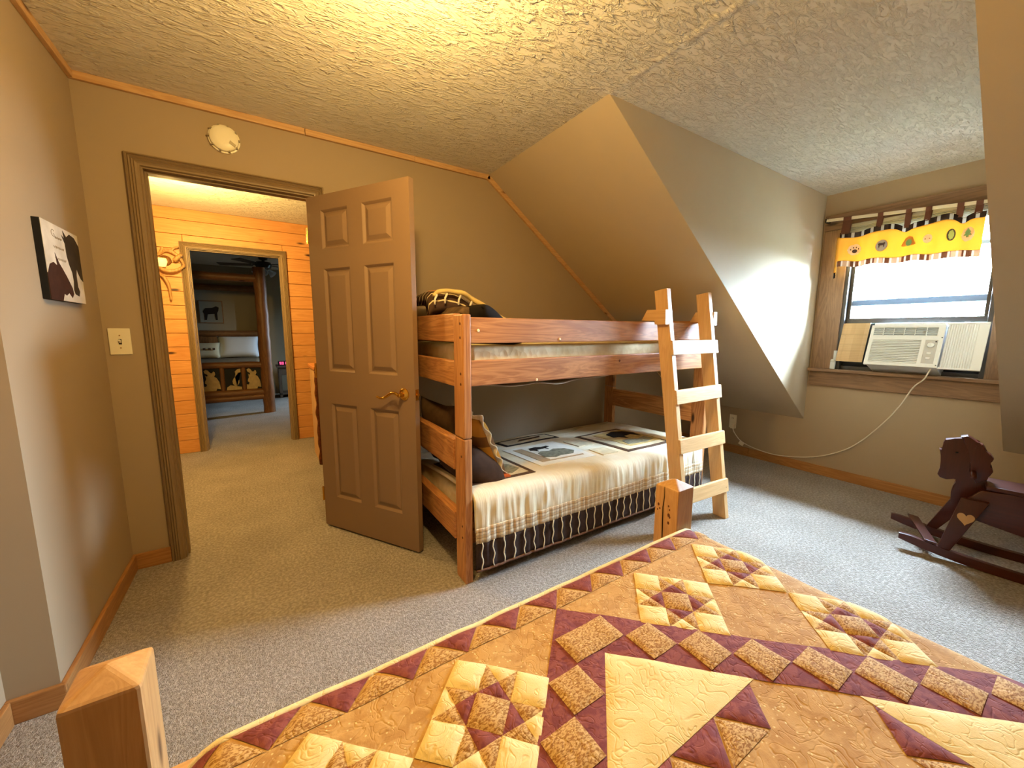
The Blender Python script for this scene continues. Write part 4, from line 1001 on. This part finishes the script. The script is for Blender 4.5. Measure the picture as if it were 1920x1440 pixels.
for nm, P, R in (('antler', [(-.76, YH-.03, 1.98), (-.70, YH-.07, 2.02), (-.64, YH-.07, 2.00), (-.585, YH-.06, 1.93), (-.575, YH-.05, 1.87)], [.016, .018, .016, .013, .006]),
                 ('antler', [(-.78, YH-.03, 1.87), (-.72, YH-.08, 1.83), (-.65, YH-.08, 1.83), (-.59, YH-.06, 1.87), (-.57, YH-.05, 1.91)], [.016, .017, .015, .012, .006]),
                 ('antler', [(-.77, YH-.03, 1.80), (-.73, YH-.06, 1.76), (-.705, YH-.06, 1.69), (-.70, YH-.055, 1.60), (-.702, YH-.05, 1.55)], [.014, .014, .012, .009, .004]),
                 ('antler', [(-.66, YH-.07, 2.00), (-.64, YH-.08, 2.04), (-.60, YH-.07, 2.06)], [.012, .010, .004]),
                 ('antler', [(-.64, YH-.075, 1.93), (-.61, YH-.09, 1.96), (-.585, YH-.06, 1.99)], [.02, .018, .006]),
                 ('antler', [(-.80, YH-.03, 1.95), (-.74, YH-.06, 2.0), (-.72, YH-.07, 2.05)], [.014, .012, .004])):
    B().tube(smooth_path(P, 4), [R[min(len(R)-1, int(i/ (4*(len(P)-1)) * (len(R)-1)))] for i in range(4*(len(P)-1)+1)], 8).build(nm, M_ant, sc_, True)
t = NT('lamp_glow'); t.base(lin('#ffd27a'), .5); t.b.inputs['Emission Color'].default_value = (1, .62, .15, 1); t.b.inputs['Emission Strength'].default_value = 2.0
B().lathe([(0, -.03), (.028, -.025), (.042, .02), (.036, .05), (0, .055)], (-.735, YH-.085, 1.89), (0, 0, 1), 20).build('shade', t.m, sc_, True)
rk = thing('peg_rack', (.585, YH-.02, 1.48), 'narrow wooden peg strip with pale beads beside the open door', 'peg rack')
B().box((.560, YH-.035, 1.150), (.625, YH-.012, 1.80), .004).build('strip', M_trim['z'], rk)
for zz in (1.775, 1.165):
    B().lathe([(0, 0), (.022, 0), (.032, .03), (.030, .055), (.018, .06), (0, .06)], (.560, YH-.035, zz), (0, -1, 0), 16).build('peg', M_log['z'], rk, True)
for i in range(9):
    B().ball((.640+.006*math.sin(i*2), YH-.05, 1.74-.055*i), .011+.003*(i % 3), None, 10).build('bead', M_cap, rk, True)
B().tube(smooth_path([(.645, YH-.05, 1.75), (.65, YH-.045, 1.55), (.645, YH-.05, 1.36), (.625, YH-.06, 1.30), (.655, YH-.06, 1.22), (.66, YH-.05, 1.17)]), .004, 6).build('cord', M_cap, rk, True)
ch = thing('slab_cabinet', (.85, 4.15, 0), 'bark-edged pine slab cabinet in the hall half hidden by the door', 'cabinet')
def barky(a, c): 
    zz = .89*(1-a); w_ = .018+.012*noise.noise((zz*9, 1, 0))
    an = PI*c-PI/2
    return (.418+.022*math.sin(an)+.012*noise.noise((zz*11, c*2, 4)), 3.985-w_*math.cos(an), zz)
B().box((.405, 3.985, 0), (.440, 4.45, .90), .004).build('side_panel', M_trim['z'], ch)
B().shell(barky, 40, 8, (0, .006, 0)).build('bark_edge', plain('bark_brown', '#5b3117', .9, .1, var=.4, vs=40, bump=.5, bs=60), ch, True)
B().box((.39, 3.96, .90), (1.30, 4.47, .935), .008).build('top_slab', M_pine['x'], ch)
B().box((1.265, 3.985, 0), (1.30, 4.45, .90), .004).build('side_panel', M_trim['z'], ch)
B().box((.441, 3.99, .06), (1.264, 4.012, .899), .004).build('front_panel', M_pine['z'], ch)

# ------------------------------------------------------------------ far bedroom
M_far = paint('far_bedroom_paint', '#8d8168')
S(B().box((-2.7, YH+.12, 2.44), (2.75, 9.2, 2.55)).build('ceiling_far', M_ceil), 'dim ceiling of the far bedroom', 'ceiling')
S(B().box((-2.7, 9.1, 0), (2.75, 9.2, 2.44)).build('wall_far_back', M_far), 'shadowed olive wall behind the log bed', 'wall')
S(B().box((-2.7, YH+.12, 0), (-2.6, 9.1, 2.44)).build('wall_far_left', M_far), 'left wall of the far bedroom', 'wall')
b = B(); b.box((2.6, YH+.12, 0), (2.7, 7.5, 2.44)); b.box((2.6, 7.62, 0), (2.7, 9.1, 2.44)); b.box((2.6, 7.5, 0), (2.7, 7.62, 1.0)); b.box((2.6, 7.5, 1.9), (2.7, 7.62, 2.44))
S(b.build('wall_far_right', M_far), 'right wall of the far bedroom with its window', 'wall')
lb = thing('log_bed', (-.82, 8.05, 0), 'dark log canopy bed with carved animal footboard in the far bedroom', 'bed')
def log(p0, p1, r, name='log', ax='x', n=14, mat=None):
    p0 = Vector(p0); p1 = Vector(p1); k = max(4, int((p1-p0).length/.1))
    pts = [p0+(p1-p0)*i/k+Vector((noise.noise((i*.9, p0.x, p0.y)), noise.noise((i*.8, p0.y, 3)), noise.noise((i*.7, p0.z, 5))))*r*.13 for i in range(k+1)]
    return B().tube(pts, [r*(1+.07*noise.noise((i*1.3, p0.x*3, p0.z))) for i in range(k+1)], n).build(name, mat or M_log[ax], lb, True, 50)
LX, LX0, LY, LYH = .055, -1.70, 7.09, 8.98
for x in (LX, LX0):
    log((x, LY, 0), (x, LY, 2.20), .082, 'corner_post', 'z'); log((x, LYH, 0), (x, LYH, 2.20), .082, 'corner_post', 'z')
    log((x, LY+.05, .42), (x, LYH, .42), .06, 'side_rail', 'y'); log((x, LY, 2.02), (x, LYH, 2.02), .055, 'canopy_rail', 'y')
log((LX0, LY, 2.03), (LX, LY, 2.03), .058, 'canopy_rail'); log((LX0, LYH, 2.03), (LX, LYH, 2.03), .055, 'canopy_rail')
log((LX0, LY, .765), (LX, LY, .745), .048, 'foot_rail'); log((LX0, LY, .33), (LX, LY, .325), .055, 'foot_rail'); log((LX0, LY-.005, .235), (LX, LY-.005, .255), .045, 'foot_rail')
log((LX0, LYH, 1.20), (LX, LYH, 1.20), .06, 'head_rail')
B().box((LX0+.05, LYH-.02, .5), (LX-.05, LYH+.02, 1.18)).build('head_panel', M_log['z'], lb)
M_carve = plain('carving_cream', '#b39a6a', .8, .2, var=.15)
VX = [-1.53, -1.26, -1.01, -.76, -.505, -.245]
for x in VX: log((x, LY, .36), (x, LY, .74), .030, 'spindle', 'z', 10)
shapes = {'bear': [(.0,.0),(.72,.0),(.78,.10),(1.,.06),(.98,.22),(.94,.40),(.80,.58),(.66,.64),(.74,.74),(.72,.84),(.64,.88),(.58,.82),(.50,.80),(.42,.84),(.34,.93),(.20,.97),(.08,.90),(.14,.80),(.30,.74),(.26,.66),(.16,.70),(.20,.55),(.12,.44),(.10,.36),(.22,.30),(.14,.20),(.02,.22)],
          'tree': [(.05,.0),(.98,.0),(.98,.12),(.70,.16),(.84,.30),(.86,.42),(.60,.60),(.66,.74),(.62,.84),(.80,.95),(.97,.96),(.97,.80),(.82,.78),(.74,.70),(.52,.52),(.44,.40),(.46,.28),(.56,.18),(.30,.22),(.10,.12)]}
edges_ = [LX0+.05]+VX+[LX-.06]
for i in range(len(edges_)-1):
    x0, x1 = edges_[i]+.028, edges_[i+1]-.028
    if i == 0 or i == len(edges_)-2: x0 += .0
    pn = B().box((x0-.01, LY+.004, .375), (x1+.01, LY+.020, .715)).build('carved_panel', M_black, lb)
    shp = shapes['tree' if i % 2 else 'bear']
    B().prism([(x0+u*(x1-x0), .382+v*.325) for u, v in shp], 'y', LY-.012, LY+.005).build('cutout', M_carve, pn)
fm = B().box((LX0+.09, LY+.07, .46), (LX-.09, LYH-.05, .78), .05, 3)
tag(fm.build('log_bed_mattress', plain('olive_bedding', '#6d604a', .9, .1, var=.2), None, True, 50), 'bedding on the dark log bed in the far bedroom', 'mattress')
M_pilw = plain('pillow_white', '#c8cdd0', .85, .2)
tag(B().pillow((-.33, 8.55, .97), .62, .42, .20, rotm(62, 0, 0), 18, 14).build('white_pillow', M_pilw, None, True), 'large white pillow leaning on the log bed headboard', 'pillow', 'pillows on the log bed')
sp = tag(B().pillow((-.80, 8.42, .92), .42, .30, .14, rotm(62, 0, 0), 16, 12).build('printed_pillow', plain('pillow_cream', '#bfb595', .85, .2), None, True), 'smaller cream pillow with dark print on the log bed', 'pillow', 'pillows on the log bed')
for dx in (-.09, -.02, .05, .11): B().box((-.80+dx, 8.33, .93), (-.765+dx, 8.345, .965), .004).build('print_mark', M_brn, sp)
wp = thing('moose_picture', (-.72, 9.1, 1.4), 'pale picture of a moose on the far bedroom wall', 'picture')
B().box((-.90, 9.08, 1.39), (-.54, 9.10, 1.80), .003).build('frame', M_log['x'], wp); B().box((-.885, 9.077, 1.405), (-.555, 9.081, 1.785)).build('print', plain('print_grey', '#7d7866', .8), wp)
B().prism([(-.84,1.60),(-.80,1.66),(-.70,1.67),(-.64,1.70),(-.60,1.68),(-.61,1.62),(-.63,1.58),(-.63,1.45),(-.66,1.45),(-.67,1.56),(-.77,1.55),(-.79,1.45),(-.82,1.45),(-.82,1.56)], 'y', 9.073, 9.078).build('moose_shape', M_blk, wp)
ns = thing('nightstand', (.46, 8.65, 0), 'small dark nightstand beyond the log bed post', 'nightstand')
M_ns = plain('nightstand_wood', '#5a4a3a', .5, .4, var=.1)
B().box((.22, 8.42, .575), (.72, 8.88, .605), .005).build('top', M_ns, ns)
for x in (.25, .65):
    for y in (8.45, 8.81): B().box((x, y, 0), (x+.045, y+.045, .575), .003).build('leg', M_ns, ns)
B().box((.25, 8.45, .06), (.70, 8.86, .085), .003).build('shelf', M_ns, ns); B().box((.296, 8.455, .43), (.649, 8.475, .574), .003).build('drawer', M_ns, ns)
ck = thing('alarm_clock', (.33, 8.55, .605), 'black alarm clock with glowing pink digits on the nightstand', 'clock')
B().box((.255, 8.52, .606), (.415, 8.60, .690), .006).build('case', M_black, ck)
t = NT('digit_glow'); t.base((1, .1, .3, 1)); t.b.inputs['Emission Color'].default_value = (1, .12, .32, 1); t.b.inputs['Emission Strength'].default_value = 2.2; M_dig = t.m
SEG = {'a': (0, 1, 1, 1), 'g': (0, .5, 1, .5), 'd': (0, 0, 1, 0), 'f': (0, .5, 0, 1), 'b': (1, .5, 1, 1), 'e': (0, 0, 0, .5), 'c': (1, 0, 1, .5)}
for k, segs in enumerate(('abcdfg', 'abgcd', 'bc')):
    x0 = .283+k*.037; b = B()
    for s_ in segs:
        u0, v0_, u1, v1_ = SEG[s_]; b.box((x0+u0*.022-.003, 8.516, .630+v0_*.042-.003), (x0+u1*.022+.003, 8.521, .630+v1_*.042+.003))
    b.build('digit', M_dig, ck)
cfn = thing('ceiling_fan', (.13, 7.6, 2.44), 'dark ceiling fan with glass light shades in the far bedroom', 'ceiling fan')
M_fan = plain('fan_bronze', '#1d1511', .4, .5)
B().lathe([(0, 0), (.07, 0), (.06, -.05), (.02, -.06), (.02, -.08), (.10, -.09), (.12, -.13), (.10, -.18), (.05, -.20), (0, -.20)], (.13, 7.6, 2.44), (0, 0, 1), 24).build('motor', M_fan, cfn, True, 40)
for k in range(5):
    a = 2*PI*k/5+.35; c_, s_ = math.cos(a), math.sin(a); B_ = B()
    def R(u, v, z): return (.13+c_*u-s_*v, 7.6+s_*u+c_*v, z)
    B_.hexa([R(.16, -.05, 2.292), R(.62, -.07, 2.285), R(.62, .07, 2.300), R(.16, .05, 2.304), R(.16, -.05, 2.300), R(.62, -.07, 2.293), R(.62, .07, 2.308), R(.16, .05, 2.312)]); bl_ = B_.build('blade', M_fan, cfn)
    B().beam(R(.10, 0, 2.305), R(.20, 0, 2.303), .03, .008).build('bracket', M_fan, bl_)
t = NT('frosted_glass'); t.base(lin('#b9c2c6'), .4); M_frost = t.m
for k in range(3):
    a = 2*PI*k/3+PI*.15; dx, dy = math.cos(a), math.sin(a)
    B().lathe([(.018, 0), (.024, .02), (.045, .06), (.060, .10), (.056, .10), (.040, .055), (.018, .018)], (.13+dx*.07, 7.6+dy*.07, 2.235), (dx*.75, dy*.75, -.65), 18).build('glass_shade', M_frost, cfn, True)

# ------------------------------------------------------------------ outside the dormer window
S(B().box((4.6, -25, -3.3), (60, 30, -3.1)).build('ground', plain('lawn_green', '#3f4640', .9, .1, var=.2, vs=3)), 'lawn far below the dormer window', 'ground')
S(B().prism([(4.34, .70), (5.9, -.45), (5.9, -.55), (4.34, .60)], 'y', -4, 5).build('roof', plain('shingle_grey', '#6f7884', .85, .2, var=.2, vs=14)), 'grey shingle roof just below the dormer window', 'roof')
M_leafy = plain('tree_leaf', '#7d8c7c', .7, .3, var=.25, vs=2); M_bark = plain('tree_bark', '#5a4a3c', .9, .1, var=.2, bump=.4, bs=20)
def tree(x, y, h, r, label, seed):
    rnd = random.Random(seed)
    t_ = thing('tree', (x, y, -3.1), label, 'tree', 'trees outside the window')
    B().tube([(x, y, -3.1), (x+.1, y, -1), (x, y+.1, h*.5-3), (x, y, h-3.6)], [.24, .18, .12, .04], 10).build('trunk', M_bark, t_, True)
    b = B(); c = Vector((x, y, h*.62-3.1))
    for i in range(2600):
        d = Vector((rnd.gauss(0, 1), rnd.gauss(0, 1), rnd.gauss(0, 1))).normalized()
        k = .55+.45*rnd.random()**.5; k *= 1+.22*noise.noise(d*2.3+Vector((seed, 0, 0)))
        p = c+Vector((d.x*r*k, d.y*r*k, d.z*h*.40*k))
        a = Vector((rnd.gauss(0, 1), rnd.gauss(0, 1), rnd.gauss(0, .6))).normalized(); e = a.orthogonal().normalized(); s_ = .10+.14*rnd.random()
        v = [b.bm.verts.new(p+q) for q in (-a*s_, e*s_*.55, a*s_, -e*s_*.55)]; b.bm.faces.new(v)
    b.build('crown', M_leafy, t_)['kind'] = 'stuff'
tree(13.6, .6, 5.6, 1.9, 'nearest pale leafy tree outside the dormer window', 1)
tree(14.6, -4.4, 6.2, 2.1, 'leafy tree outside toward the right side of the window', 2)
tree(15.4, 4.6, 6.0, 2.1, 'leafy tree outside toward the left side of the window', 3)
